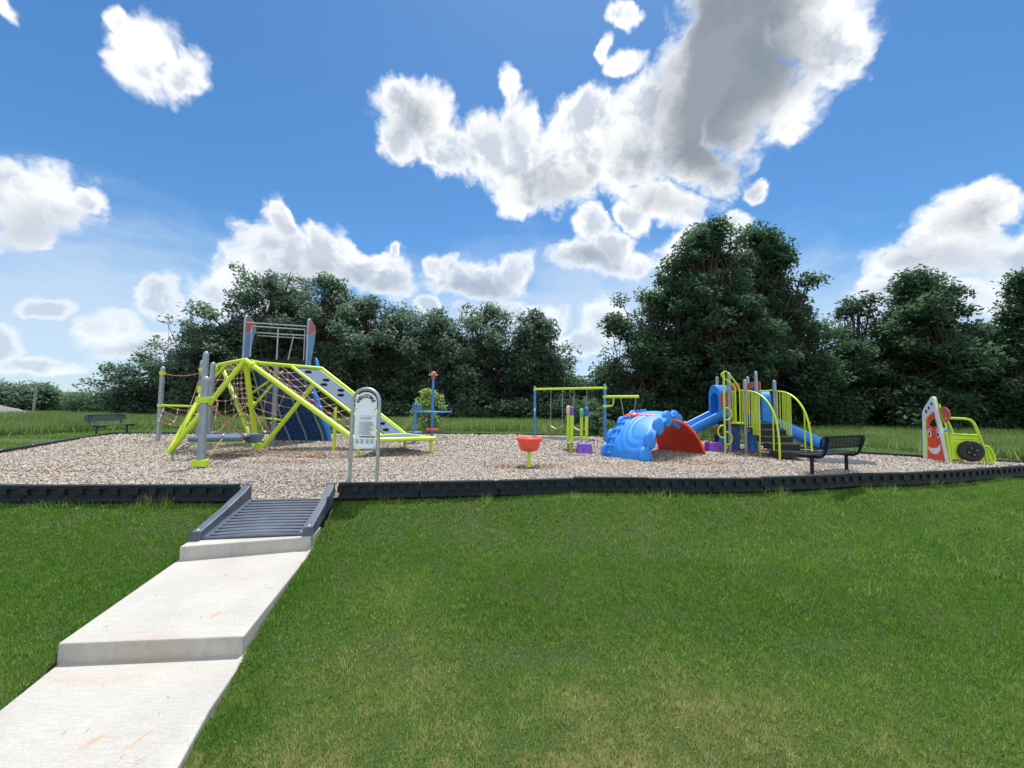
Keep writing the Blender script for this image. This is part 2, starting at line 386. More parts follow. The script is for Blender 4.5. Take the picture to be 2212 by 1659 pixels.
tcn = t.nodes.new('ShaderNodeTexCoord'); mp = t.nodes.new('ShaderNodeMapping'); mp.inputs['Scale'].default_value = (18, 36, 18); t.links.new(tcn.outputs['Object'], mp.inputs[0])
v1 = t.nodes.new('ShaderNodeTexVoronoi'); v1.inputs['Scale'].default_value = 1.3; v1.inputs['Randomness'].default_value = 1; t.links.new(mp.outputs[0], v1.inputs['Vector'])
rr = t.nodes.new('ShaderNodeValToRGB'); rr.color_ramp.elements[0].color = (.13, .11, .095, 1); rr.color_ramp.elements[1].color = (.46, .41, .36, 1); rr.color_ramp.elements[0].position = .05; rr.color_ramp.elements[1].position = .75
t.links.new(v1.outputs['Color'], rr.inputs[0]); t.links.new(rr.outputs[0], b.inputs['Base Color'])
bp = t.nodes.new('ShaderNodeBump'); bp.inputs['Strength'].default_value = .8; bp.inputs['Distance'].default_value = .02; t.links.new(v1.outputs['Distance'], bp.inputs['Height']); t.links.new(bp.outputs[0], b.inputs['Normal'])
mo = g.build('play_surface', CH); tag(mo, 'grey tan wood chip bed of the playground', kind='structure')
rng = np.random.default_rng(4)
def chips():
    P = []
    for n, y0, y1, sz in ((300000, 5.8, 9.2, .027), (200000, 9.2, 13, .038), (80000, 13, 18.3, .068)):
        x = rng.uniform(-15.8, 13.5, n); y = rng.uniform(y0, y1, n)
        k = (y > yf(x)+.06) & (y < yb(x)-.06) & (np.abs(x) < 1.42*y+.5)
        P.append(np.stack([x[k], y[k], np.full(k.sum(), sz)], 1))
    P = np.concatenate(P); x, y, s = P.T; n = len(x); z = MZ(x, y) + rng.uniform(.002, .018, n)
    a = rng.uniform(0, 2*np.pi, n); pt = rng.normal(0, .38, n); rl = rng.normal(0, .5, n)
    L_ = s*rng.uniform(.5, 1.25, n); W_ = s*rng.uniform(.14, .34, n)
    d = np.stack([np.cos(a)*np.cos(pt), np.sin(a)*np.cos(pt), np.sin(pt)], 1)
    e = np.stack([-np.sin(a)*np.cos(rl), np.cos(a)*np.cos(rl), np.sin(rl)], 1)
    c = np.stack([x, y, z], 1)
    V = np.stack([c-d*L_[:, None]-e*W_[:, None]*.6, c+d*L_[:, None]-e*W_[:, None], c+d*L_[:, None]*.9+e*W_[:, None], c-d*L_[:, None]+e*W_[:, None]], 1)
    sf = scuff(x, y); t = np.clip(rng.beta(2.2, 2.2, n)*(1-.25*sf), 0, .999)*.5
    t = np.where(rng.random(n) < sf*.75, .5+rng.random(n)*.5, t)
    return npmesh('wood_chips', V, 4, t, tintmat('wood_chip', [(0, (.24,.205,.175)), (.16, (.39,.34,.295)), (.34, (.50,.45,.40)), (.49, (.66,.61,.55)), (.52, (.22,.14,.09)), (.8, (.40,.28,.18)), (1, (.54,.43,.31))], 0, .9), kind='stuff', label='loose grey and tan wood chips')
chips()

# ------------------------------------------------------------------ concrete path
CONC = mat('concrete', (.45, .435, .40), (.37, .355, .33), .9, 1.6, .5, 110, lo=.25, hi=.72, detail=12)
t = CONC.node_tree; b = t.nodes['Principled BSDF']; src = b.inputs['Base Color'].links[0].from_socket
tcn = t.nodes.new('ShaderNodeTexCoord'); st = None
for (px, py, z, sx, sy, ang) in ((305,1595,-.92,.012,.085,-18),(205,1600,-.92,.02,.06,-30),(468,1325,-.72,.025,.06,-10),(330,1430,-.92,.25,.08,0),(520,1250,-.69,.10,.03,0),(200,1470,-.92,.4,.05,0)):
    c = G(px, py, z); m = t.nodes.new('ShaderNodeMapping'); m.vector_type = 'TEXTURE'; m.inputs['Location'].default_value = (c.x, c.y, 0); m.inputs['Rotation'].default_value = (0, 0, rad(ang)); m.inputs['Scale'].default_value = (sx, sy, 50)
    nn = t.nodes.new('ShaderNodeTexNoise'); nn.inputs['Scale'].default_value = 14; t.links.new(tcn.outputs['Object'], nn.inputs['Vector'])
    ms = t.nodes.new('ShaderNodeVectorMath'); ms.operation = 'MULTIPLY_ADD'; t.links.new(nn.outputs['Color'], ms.inputs[0]); ms.inputs[1].default_value = (.05, .05, 0); ms.inputs[2].default_value = (-.025, -.025, 0)
    ad = t.nodes.new('ShaderNodeVectorMath'); t.links.new(tcn.outputs['Object'], ad.inputs[0]); t.links.new(ms.outputs[0], ad.inputs[1]); t.links.new(ad.outputs[0], m.inputs[0])
    ln = t.nodes.new('ShaderNodeVectorMath'); ln.operation = 'LENGTH'; t.links.new(m.outputs[0], ln.inputs[0])
    mr = t.nodes.new('ShaderNodeMapRange'); t.links.new(ln.outputs['Value'], mr.inputs[0]); mr.inputs[1].default_value = 1.6; mr.inputs[2].default_value = .5; mr.inputs[4].default_value = .75 if sx < .1 else .22
    if st is None: st = mr.outputs[0]
    else:
        mx = t.nodes.new('ShaderNodeMath'); mx.operation = 'MAXIMUM'; t.links.new(st, mx.inputs[0]); t.links.new(mr.outputs[0], mx.inputs[1]); st = mx.outputs[0]
bm_ = t.nodes.new('ShaderNodeMapping'); bm_.inputs['Scale'].default_value = (3, 70, 3); bm_.inputs['Rotation'].default_value = (0, 0, rad(-10)); t.links.new(tcn.outputs['Object'], bm_.inputs[0])
bn_ = t.nodes.new('ShaderNodeTexNoise'); bn_.inputs['Scale'].default_value = 1.5; bn_.inputs['Detail'].default_value = 5; t.links.new(bm_.outputs[0], bn_.inputs['Vector'])
sp_ = t.nodes.new('ShaderNodeTexNoise'); sp_.inputs['Scale'].default_value = 55; sp_.inputs['Detail'].default_value = 6; t.links.new(tcn.outputs['Object'], sp_.inputs['Vector'])
av_ = t.nodes.new('ShaderNodeMath'); av_.operation = 'ADD'; t.links.new(bn_.outputs[0], av_.inputs[0]); t.links.new(sp_.outputs[0], av_.inputs[1])
mr_ = t.nodes.new('ShaderNodeMapRange'); t.links.new(av_.outputs[0], mr_.inputs[0]); mr_.inputs[1].default_value = .7; mr_.inputs[2].default_value = 1.3; mr_.inputs[3].default_value = .86; mr_.inputs[4].default_value = 1.1
mm_ = t.nodes.new('ShaderNodeMix'); mm_.data_type = 'RGBA'; mm_.blend_type = 'MULTIPLY'; mm_.inputs[0].default_value = 1; t.links.new(src, mm_.inputs[6]); t.links.new(mr_.outputs[0], mm_.inputs[7]); src = mm_.outputs[2]
mx = t.nodes.new('ShaderNodeMix'); mx.data_type = 'RGBA'; t.links.new(st, mx.inputs[0]); t.links.new(src, mx.inputs[6]); mx.inputs[7].default_value = (.42, .28, .17, 1); t.links.new(mx.outputs[2], b.inputs['Base Color'])
def slab(name, q, th, label):
    mb = MB(); mb.prism([Vector(p)-Vector((0, 0, th)) for p in q], (0, 0, th))
    o = mb.build(name, CONC, bevel=.012); tag(o, label, kind='structure'); return o
def V3(x, y, z): return Vector((x, y, z))
slab('path', [V3(-4.12,4.93,-.495), V3(-2.70,5.36,-.495), V3(-2.76,5.75,-.48), V3(-4.2,5.35,-.48)], .35, 'short pale concrete landing at the foot of the black ramp')
slab('path', [V3(-3.81,3.39,-.748), V3(-2.335,3.53,-.748), V3(-2.70,5.55,-.650), V3(-4.20,5.2,-.650)], .35, 'middle pale concrete slab with a grey riser')
slab('path', [V3(-2.5,-.5,-1.0), V3(-1.0,-.5,-1.0), V3(-2.155,2.93,-.912), V3(-2.32,3.60,-.912), V3(-3.83,3.5,-.912), V3(-3.63,2.9,-.912)], .3, 'nearest pale concrete slab with brown scuff marks')

rs = random.Random(12); STRAW = mat('dry_straw', (.30, .24, .14), (.16, .12, .07), .9)
mb = MB()
for _ in range(30):
    y = 2.0+rs.random()*3.2; x = float(xl(y))+.08+rs.random()*(float(xr(y))-float(xl(y))-.16)
    z = -.912 if y < 3.42 else (-.748+(y-3.46)*.052)
    if 3.36 < y < 3.62 or y > 4.95: continue
    a = rs.random()*3.14; l = rs.uniform(.005, .017); d_ = V3(math.cos(a)*l, math.sin(a)*l, 0); mb.tube([V3(x, y, z+.003)-d_, V3(x, y, z+.006)+d_], .0014, 4)
tag(mb.build('straw_litter', STRAW), 'stray dry straws and clippings scattered on the concrete path', kind='stuff')

# ------------------------------------------------------------------ ramp
nl, nr = G(413, 1168, -.49), G(675, 1156, -.49); fl, fr = G(524, 1047, .02), G(722, 1044, .02)
nl.z = nr.z = -.49; fl.z = fr.z = -.235
rp = thing('access_ramp', 'black plastic wheelchair ramp with raised sides leading up into the wood chips', 'ramp', (nl+nr)/2)
mb = MB()
mb.grid(lambda u, v: lerp(lerp(nl, nr, v), lerp(fl, fr, v), u) + V3(0, 0, .015), 12, 8)
for k in range(12):
    u = .05 + k*.08; a = lerp(lerp(nl, fl, u), lerp(nr, fr, u), .13); b_ = lerp(lerp(nl, fl, u), lerp(nr, fr, u), .87)
    mb.tube([lerp(a, b_, i/14) + V3(0, .035*math.sin(math.pi*i/14)*(1-k/11*.8), .027) for i in range(15)], .0042, 5, mi=1)
mb.build('ramp_plate', [RAMPM, GROOVE], rp, solid=.02)
for a, f, s in ((nl, fl, 1), (nr, fr, -1)):
    mb = MB(); ax = (nr-nl).normalized()*s; wd_ = .11
    prof = [(-.03, -.20, .115), (.0, -.05, .118), (.12, -.01, .125), (.5, .0, .15), (.9, .03, .2), (1.02, .03, .24)]
    prv = None; vs = []
    for u, _, h in prof:
        c = lerp(a, f, u)
        for (o, z) in ((0, -.06), (wd_, -.06), (wd_, h), (0, h)): vs.append(c + ax*o + V3(0, 0, z))
    n = len(prof); fs = [(i*4+j, i*4+(j+1) % 4, (i+1)*4+(j+1) % 4, (i+1)*4+j) for i in range(n-1) for j in range(4)] + [(0,1,2,3), (n*4-1, n*4-2, n*4-3, n*4-4)]
    mb.add(vs, fs); sr = mb.build('side_rail', RAMPM, rp, bevel=.012)
    c = lerp(a, f, .03) + ax*.055 + V3(0, 0, .118)
    MB().lathe([(0, .008), (.018, .006), (.02, -.01)], c, 10).build('bolt', CONN, sr)

# ------------------------------------------------------------------ border timbers
ordn = ['first','second','third','fourth','fifth','sixth','seventh','eighth','ninth','tenth','eleventh','twelfth','thirteenth','fourteenth']
def timber(a, b, zt, h, label, slots=True, wid=.10, inner=False, grp='black plastic border timbers edging the wood chips'):
    a = Vector((a[0], a[1], 0)); b = Vector((b[0], b[1], 0)); d = (b-a); ln = d.length; d.normalize(); n = Vector((d.y, -d.x, 0))   # n points outwards on the front edge
    root = thing('border_timber', label, 'border timber', ((a+b)/2 + V3(0, 0, zt-h))[:], grp)
    R = Matrix((d, -n, Vector((0, 0, 1)))).transposed()
    mb = MB(); c = (a+b)/2
    tilt = random.uniform(-.006, .006)
    if slots:
        # web standing behind a frame, leaving square recesses
        mb.box(c + V3(0, 0, zt-.02), (ln-.012, wid, .04), R)
        mb.box(c + V3(0, 0, zt-.04-(h-.04)/2) - n*.018, (ln-.02, wid-.045, h-.042), R)
        mb.box(c + V3(0, 0, zt-h*.42-.11) + n*.0, (ln-.02, wid-.01, h-h*.42-.10), R)
        k = max(4, int(round(ln/.26)))
        for i in range(k+1):
            u = i/k; p = a + d*(.03+(ln-.06)*u) + V3(0, 0, zt-.041-h*.2)
            mb.box(p + n*.004, (.11 if 0 < i < k else .08, wid-.012, h*.4), R)
        mb.box(c + V3(0, 0, zt-.04-h*.03) + n*.003, (ln-.02, wid-.014, h*.06), R)
    else:
        mb.box(c + V3(0, 0, zt-h/2), (ln-.012, wid, h), R)
    mb.build('timber_body', BORD, root, bevel=.006)
    for e in ((a + d*.06), (b - d*.06)):
        MB().lathe([(0, .006), (.02, .004), (.022, -.004)], e + V3(0, 0, zt), 8).build('stake_cap', CONN if random.random() < .25 else BORD, root)
    return root
random.seed(3)
rt_pts = [(-2.80,6.37),(-1.53,6.59),(-.2,6.81),(1.13,7.09),(2.52,7.15),(3.71,7.24),(4.75,7.36),(6.0,7.66),(7.22,8.04),(8.27,8.21),(9.37,8.56),(10.55,8.94),(11.7,9.35),(12.86,9.76)]
zs = [.03,.03,.032,.055,.04,.04,.055,.05,.045,.04,.035,.035,.03]
for i, (a, b) in enumerate(zip(rt_pts[:-1], rt_pts[1:])):
    timber(a, b, zs[i], .27, f'black plastic border timber on the front edge, {ordn[i]} to the right of the ramp')
lf = [(-4.27,6.16),(-5.76,6.02),(-7.3,5.9),(-8.9,5.9),(-10.4,5.9)]
for i, (b, a) in enumerate(zip(lf[:-1], lf[1:])):
    if i < 2 or True: timber(a, b, .03, .27, f'black plastic border timber on the front edge, {ordn[i]} to the left of the ramp')
def sideline(P, step, names, zt=.085):
    k = 0
    for a, b in zip(P[:-1], P[1:]):
        a = Vector(a); b = Vector(b); n = max(1, round((b-a).length/step))
        for i in range(n):
            p, q = a.lerp(b, i/n), a.lerp(b, (i+1)/n)
            timber(p, q, zt + random.uniform(-.006, .008), .2, names(k), slots=False); k += 1
sideline([(-11.5,7.8),(-12.49,9.51),(-15.83,15.36)], 1.25, lambda k: f'dark border timber on the far left side, {ordn[k]} from the photo edge')
sideline([(-15.83,15.36),(-13.14,15.85),(-8.2,16.9)], 1.25, lambda k: f'dark back border timber, {ordn[k]} to the right of the far bench')
sideline([(-8.2,16.9),(-3.25,18.0),(1.3,18.2)], 1.3, lambda k: f'dark back border timber between blue climbing wall and swings, {ordn[k]} one')
sideline([(1.3,18.2),(4.4,17.4),(7.3,17.2)], 1.25, lambda k: f'dark border timber behind the swings, {ordn[k]} from their left post')
sideline([(7.3,17.2),(10.79,12.05),(13.6,10.0)], 1.25, lambda k: f'dark border timber on the right back edge, {ordn[k]} from the swings')

# ------------------------------------------------------------------ welcome sign
sb = (G(757, 1042) + G(812, 1042))/2; sb.z = 0
sg = thing('welcome_sign', 'arched grey steel welcome sign with a pale panel, standing just inside the front border', 'sign', sb)
hw = .225; cz = 1.3+(874.5-870)*6.6/833; top = 1.58
ux = Vector((math.cos(rad(3)), math.sin(rad(3)), 0)); uz = V3(0, 0, 1)
def SP(u, z, o=0): return sb + ux*u + V3(0, -o*1., z)
pts = [SP(-hw, -.25), SP(-hw, .4), SP(-hw, top-hw)] + [SP(-hw*math.cos(math.pi*i/14), top-hw+hw*math.sin(math.pi*i/14)) for i in range(1, 14)] + [SP(hw, top-hw), SP(hw, .4), SP(hw, -.25)]
MB().tube(pts, .03, 12).build('frame', GALV, sg)
pw = hw-.045
loop = [SP(-pw, .56)] + [SP(pw, .56)] + [SP(pw*math.cos(math.pi*i/16), top-hw-.01+pw*math.sin(math.pi*i/16)) for i in range(17)]
pan = MB().prism(loop, (0, .012, 0)).build('panel', SIGNP, sg)
for u, z in ((-pw+.02, 1.235), (pw-.02, 1.235), (-pw+.02, .60), (pw-.02, .60)):
    MB().ball(SP(u, z, .006), (.012, .006, .012), 8).build('bolt', GALV, pan)
def letters(text, place, size, name, mat_, parent, ext=.002):
    vs = []; fs = []
    dg = bpy.context.evaluated_depsgraph_get()
    for ch, (pos, ang) in zip(text, place):
        cu = bpy.data.curves.new('glyph', 'FONT'); cu.body = ch; cu.size = size; cu.align_x = 'CENTER'; cu.extrude = ext; cu.resolution_u = 3; cu.offset = size*.04
        ob = bpy.data.objects.new('glyph', cu); col.objects.link(ob); bpy.context.view_layer.update()
        me = bpy.data.meshes.new_from_object(ob.evaluated_get(bpy.context.evaluated_depsgraph_get()))
        o0 = len(vs); ca, sa = math.cos(ang), math.sin(ang)
        for v in me.vertices:
            x, y = v.co.x*ca - v.co.y*sa, v.co.x*sa + v.co.y*ca
            vs.append(Vector(pos) + ux*x + uz*y - V3(0, v.co.z, 0))
        fs += [tuple(i+o0 for i in p.vertices) for p in me.polygons]
        bpy.data.objects.remove(ob); bpy.data.curves.remove(cu); bpy.data.meshes.remove(me)
    return MB().add(vs, fs).build(name, mat_, parent)
r_t = pw-.072; wc = top-hw-.01
angs = [66, 42, 22, 3, -20, -43, -68]
pl = [(SP(-r_t*math.sin(rad(a)), wc-.01+r_t*math.cos(rad(a))-.012, .006), rad(a)) for a in angs]
letters('WELCOME', pl, .080, 'welcome_lettering', INK, pan)
MB().box(SP(0, wc+r_t+.018, .004), (.022, .004, .016)).build('emblem', INKL, pan)
def rule(z, u0, u1, h, m, name='printed_line'):
    mb = MB()
    if isinstance(z, list):
        for zz, a, b in z: mb.box(SP((a+b)/2, zz, .003), ((b-a), .004, h))
    else: mb.box(SP((u0+u1)/2, z, .003), (u1-u0, .004, h))
    mb.build(name, m, pan)
rule(1.12, -pw+.01, pw-.01, .006, INKL)
rule([(1.088, -.12, .11), (1.066, -.10, .09)], 0, 0, .012, INKL, 'heading_print')
rng2 = random.Random(5)
rule([(1.02-.0145*i, -pw+.015, rng2.uniform(.06, .15)) for i in range(16)], 0, 0, .006, INKL, 'fine_print')
rule(.765, -pw+.008, pw-.008, .022, INKR, 'red_band')
rule([(.765, -.05, .05)], 0, 0, .009, INK, 'band_print')
for k, u in enumerate((-.125, -.045, .045, .12)):
    mb = MB()
    for q in range(5): mb.box(SP(u+rng2.uniform(-.004, .004), .72-.016*q, .003), (.055-.004*(q % 2), .004, .010))
    mb.build('printed_emblem', INKL, pan)
rule([(.575, -pw+.01, pw-.01)], 0, 0, .004, INKR, 'frame_line')

# ------------------------------------------------------------------ net climber
cl = thing('net_climber', 'large lime tube climbing frame with rope nets, a lookout deck and a blue climbing wall', 'climbing frame', (-7.0, 11.2, 0))
def ht(px, py, z): return G(px, py, z)
ZT = 2.47
Lf = G(363, 981); Mf = G(557, 969); Af = G(529.6, 777.7, ZT); Wf = G(472.5, 788.4, ZT); Jf = G(563, 785, ZT); Ef = G(695, 796, ZT)
Nf = G(482, 798, ZT-.02); Qf = G(628, 790.5, ZT)
Cf = G(770, 951.7, .42); Pf = G(824, 941, .44); Bf = G(876, 938, .43); Rf = G(940, 947, .42)
def lt(name, pts, r=.06, n=12): return MB().tube(pts, r*.86, n).build(name, LIME, cl)
dn = V3(0, 0, -.15)
lt('frame_tube', [Lf+(Lf-Wf).normalized()*.15, Wf], .075); lt('frame_tube', [Lf+(Lf-Af).normalized()*.15, Af], .075)
lt('frame_tube', [Mf+dn, Af], .075); lt('frame_tube', [Mf+dn, Nf], .075)
T5 = lerp(Qf, Pf, .27); lt('frame_tube', [Mf+dn, T5], .075)
lt('frame_tube', [Af, Cf], .08); lt('top_beam', [Nf, Wf, Af, Jf, Ef], .07)
lt('top_beam', [Nf, Ef + V3(-.9, .7, 0)], .06)
lt('wall_rail', [Ef, Bf], .065); lt('wall_rail', [Qf, Pf], .06)
lt('brace', [YP(610.5, 802.7, 12.4), YP(546, 848, 12.6)], .04); lt('brace', [YP(588, 831, 12.0), YP(551, 874, 12.1)], .045)
lt('brace', [lerp(Lf, Wf, .72), lerp(Wf, Af, .35)], .04)
lt('brace', [lerp(Mf, Nf, .38), lerp(Mf, T5, .42)+V3(-.3, .5, .0)], .035)
for p, q, t_ in ((Af, Cf, .07), (Mf, Nf, .38), (Mf, Af, .52)):
    c = lerp(p, q, t_); d = (q-p).normalized()*.05; MB().tube([c-d, c+d], .10, 12).build('clamp', LIME, cl)
MB().tube([Mf+dn, Mf+V3(0, 0, .16)], .11, 12).build('foot_sleeve', LIME, cl)
# bench deck
dk = MB().prism([Cf+V3(0,.03,-.02), Rf+V3(-.03,.03,-.02), Bf+V3(0,0,-.02), Pf+V3(0,0,-.02)], (0, 0, .035)).build('low_deck', PANELG, cl)
lt('deck_rail', [Cf, Rf], .065); lt('deck_rail', [Rf, Bf], .05); lt('deck_rail', [Pf, Bf], .05); lt('deck_rail', [Cf, Pf], .05)
for q in (G(773.6, 986), G(931, 979.6), G(874.4, 970.6), G(721, 974)):
    zt = .42 if q is not None else 0
    top_ = V3(q.x, q.y, .40)
    if abs(q.x+5.0) < .4: top_ = lerp(Af, Cf, .70) + V3(.28, .35, .2)
    lt('leg', [V3(q.x, q.y, -.2), V3(q.x, q.y, top_.z if top_.z > .5 else .41)], .05)
# climbing wall with grips
e1 = lerp(Qf, Ef, .12) + V3(0, 0, -.03); e2 = lerp(Qf, Ef, .88)+V3(0, 0, -.03); e3 = lerp(Pf, Bf, .86)+V3(0, 0, .03); e4 = lerp(Pf, Bf, .12)+V3(0, 0, .03)
wall = MB().grid(lambda u, v: lerp(lerp(e1, e2, v), lerp(e4, e3, v), u), 6, 3, smooth=False).build('climbing_panel', PANELG, cl, solid=.03)
nrm = (e2-e1).cross(e4-e1).normalized(); nrm = nrm if nrm.z > 0 else -nrm
for (u, v) in ((.08,.28),(.20,.62),(.28,.22),(.36,.68),(.44,.35),(.53,.72),(.60,.36),(.74,.4),(.86,.55),(.95,.3)):
    c = lerp(lerp(e1, e2, v), lerp(e4, e3, v), u) + nrm*.035
    dx = (e2-e1).normalized(); R = Matrix((dx, nrm.cross(dx), nrm)).transposed()
    MB().ball(c, (.11, .035, .05), 10, R=R).build('climbing_grip', BLACK, wall)
lt('panel_trim', [e1+nrm*.01, e2+nrm*.01, e3+nrm*.01], .018, 6)
# rope nets
def net(a, b, c, d, nu, nv, sag=.1, r=.013, edge=False, tri=False):
    """a-b top edge, d-c bottom edge; ropes along u (a->d) and v (a->b)"""
    a, b, c, d = map(Vector, (a, b, c, d)); n = (b-a).cross(d-a).normalized(); n = n if n.z < 0 else -n
    def S(u, v): return lerp(lerp(a, b, v), lerp(d, c, v), u) + n*(sag*math.sin(math.pi*v)*math.sin(math.pi*min(max(u, .05), .95))**.5) + V3(0, 0, -sag*.3*math.sin(math.pi*v))
    mb = MB()
    for j in range(0 if edge else 1, nv+1 if edge else nv):
        mb.tube([S(i/16, j/nv) for i in range(17)], r, 5)
    for i in range(0 if edge else 1, nu+1 if edge else nu):
        mb.tube([S(i/nu, j/10) for j in range(11)], r, 5)
        for j in range(0, nv+1):
            if not tri or 0 < j < nv or True: mb.ball(S(i/nu, j/nv), .028, 6, mi=1)
    return mb.build('rope_net', [ROPE, CONN], cl)
net(lerp(Af, Jf, .5), Qf, Pf, lerp(Af, Cf, .97), 11, 4, .12)
def between(p, qa, qb, t0, t1, n, sag=.06): # net between two tubes that spread from p
    a = lerp(p, qa, t1); b = lerp(p, qb, t1); d = lerp(p, qa, t0); c = lerp(p, qb, t0); return net(a, b, c, d, n, 3, sag, tri=True)
between(Mf, Af, T5, .25, .85, 5); between(Lf, Wf, Af, .22, .9, 7); between(Mf, Nf, Af, .2, .8, 6)
net(YP(497, 797, 12), YP(530, 794, 11.8), YP(532, 872, 11.8), YP(500, 872, 12), 7, 4, .02, edge=True)
net(YP(468, 865, 11.4), YP(505, 862, 11.6), YP(505, 930, 11.6), YP(462, 935, 11.2), 3, 2, .1, edge=True)
net(Af, Wf, lerp(Nf, Wf, .3), lerp(Nf, Ef, .5), 6, 5, .05, edge=True)
# posts with clamps on the left
def post(px, py, X, Y, zt, r=.08):
    m = MB().tube([V3(X, Y, -.2), V3(X, Y, zt-.05)], r, 16); m.lathe([(r, 0), (r*.85, .05), (r*.4, .085), (0, .09)], (X, Y, zt-.05), 16); return m.build('post', GREYP, cl)
posts = [(G(341, 953.5), 2.47, .066), (G(433.3, 1012), 1.80, .067), (V3(-7.35, 9.2, 0), 2.5, .062), (G(449, 973), 2.4, .066), (V3(-10.25, 12.7, 0), 2.68, .064)]
PO = []
for q, zt, r in posts:
    PO.append((q, post(0, 0, q.x, q.y, zt, r)))
def clampring(k, z, h=.11, r=.12, lug=0):
    r *= .8; lug *= .85
    q, ob = PO[k]; mb = MB().tube([V3(q.x, q.y, z-h/2), V3(q.x, q.y, z+h/2)], r-.01, 12)
    if lug: mb.box((q.x, q.y-.02, z), (lug, .14, h))
    mb.build('clamp', LIME, ob, bevel=.01)
clampring(0, 2.28); clampring(0, 1.2, .09); clampring(1, 1.36, .12, .11, .30); clampring(1, .11, .13, .11, .32); clampring(2, 1.62, .16, .12, .22); clampring(4, 2.4, .1)
P1, P2, P3, P4, P5 = [p[0] for p in PO]
lt('bridge_rail', [P1+V3(0, 0, 1.2), P5+V3(.1, 0, 1.18), lerp(Lf, Wf, .55)], .04)
def rope(pts, r=.016): return MB().tube(pts, r, 6).build('rope', ROPE, cl)
def sagl(a, b, s, n=8): return [lerp(a, b, i/n) - V3(0, 0, s*4*(i/n)*(1-i/n)) for i in range(n+1)]
rope(sagl(P1+V3(0, 0, 2.28), P5+V3(0, 0, 2.3), .1)); rope(sagl(P1+V3(0, 0, 1.2), P5+V3(.5, -.5, .9), .45)); 
net(P1+V3(.15, 0, 1.18), P5+V3(.5, 0, 1.18), P5+V3(.5, -.6, .75), P1+V3(.8, -.9, .72), 3, 4, .25, edge=True)
rope([P5+V3(0, 0, 2.3), P5+V3(.3, -1, .45)]); rope([P3+V3(0, 0, 1.6), P3+V3(-.35, .6, .5)])
lt('strap', [P5+V3(0, 0, 2.45), P3+V3(0, 0, 1.7)], .03, 6)
# floating deck between the posts
q0, q1, q2, q3 = G(408, 947, .5), G(525, 946, .5), G(568, 938, .5), G(470, 938, .5)
fd = MB().prism([q0, q1, q2, q3], (0, 0, .035)).build('floating_deck', PANELG, cl)
MB().tube([q0+V3(0, 0, -.02), q1+V3(0, 0, -.02)], .06, 10).build('deck_edge', PANELG, fd)
lt('deck_bumper', [q0+V3(0, .05, -.09), q1+V3(0, .05, -.09)], .035)
ctr = YP(545, 939, 9.5)
fin = [ctr + V3(.28*math.cos(math.pi*i/12), 0, -.21*math.sin(math.pi*i/12)) for i in range(13)]
MB().prism(fin, V3(0, .03, 0)).build('deck_fin', PANELG, fd)
for a, b in ((G(433, 1012)+V3(.08, 0, .12), q0.lerp(q1, .62)), (P2+V3(.1, 0, 1.25), q1.lerp(q2, .1)), (YP(540, 868, 11), q0.lerp(q3, .9)), (YP(540, 868, 11), q2+V3(.05, 0, 0)), (YP(471, 866, 11.3), q0.lerp(q3, .8))):
    rope([a, b]); MB().ball(b+V3(0, 0, .06), .035, 8).build('rope_ferrule', CONN, cl)
# lookout deck
dz = 2.75; d0 = V3(-8.63, 12.3, dz); d1 = V3(-6.82, 12.72, dz); ay = V3(-.12, .95, 0)
MB().prism([d0+V3(0,0,-.13), d1+V3(0,0,-.13), d1+ay+V3(0,0,-.13), d0+ay+V3(0,0,-.13)], (0, 0, .13)).build('lookout_deck', BLACK, cl)
MB().prism([d0.lerp(d1,.35)+V3(0,.1,-.28), d1+V3(0,.1,-.28), d1+ay*.9+V3(0,0,-.28), d0.lerp(d1,.35)+ay*.9+V3(0,0,-.28)], (0, 0, .14)).build('deck_skirt', BLACK, cl)
q = V3(-7.48, 12.2, 0); MB().tube([q+V3(0, 0, -.2), q+V3(0, 0, 2.5)], .075, 14).build('deck_post', GREYP, cl)
for base, zt, pxo in ((d0, 4.14, 0), (d1, 4.15, .03)):
    back = ay.normalized()
    b0 = base + V3(0, 0, -.25 if pxo else 0); z0 = b0.z
    p_f = V3(base.x, base.y, 0)
    def PT(y_, z_): return p_f + back*y_ + V3(0, 0, z_)
    pb = MB().prism([PT(.03, z0+.02), PT(.20, z0+.02), PT(.55, 3.80), PT(.03, 3.52)], (.03, 0, 0)).build('side_panel', PANELB, cl)
    MB().prism([PT(.03, 3.56), PT(.55, 3.84), PT(.53, 3.98), PT(.10, zt-.05), PT(.03, zt-.1)], (.032, 0, 0)).build('panel_top', REDP, pb)
    MB().tube([PT(.03, 3.54), PT(.55, 3.82)], .022, 6).build('panel_divider', WHITE, pb)
    MB().tube([PT(0, z0-.05), PT(0, zt-.12), PT(.03, zt-.02), PT(.09, zt), PT(.56, 3.98), PT(.58, 3.8), PT(.22, z0)], .038, 8).build('panel_frame', GREYP, pb)
def rail(a, b, r=.022, nm='guard_rail'): return MB().tube([a, b], r, 6).build(nm, GALV, cl)
rail(d0+V3(0, 0, 1.16), d1+V3(0, 0, 1.14)); rail(d0+V3(.15, .1, 1.06), d1+V3(-.15, .1, 1.05)); 
rail(d0+ay*.6+V3(.03, 0, .94), d1+ay*.6+V3(0, 0, .92)); rail(d0+ay*.6+V3(.1, 0, .84), d1+ay*.6+V3(-.05, 0, .82))
rail(lerp(d0, d1, .49)+V3(0, .1, 0), lerp(d0, d1, .49)+V3(0, .1, 1.06)); rail(d1+V3(-.15, .1, 0), d1+V3(-.15, .1, 1.05)); rail(d0+V3(.15, .1, .05), d0+V3(.15, .1, 1.06))
rail(lerp(d0, d1, .57)+ay*.6, lerp(d0, d1, .65)+ay*.6+V3(0, 0, .92))
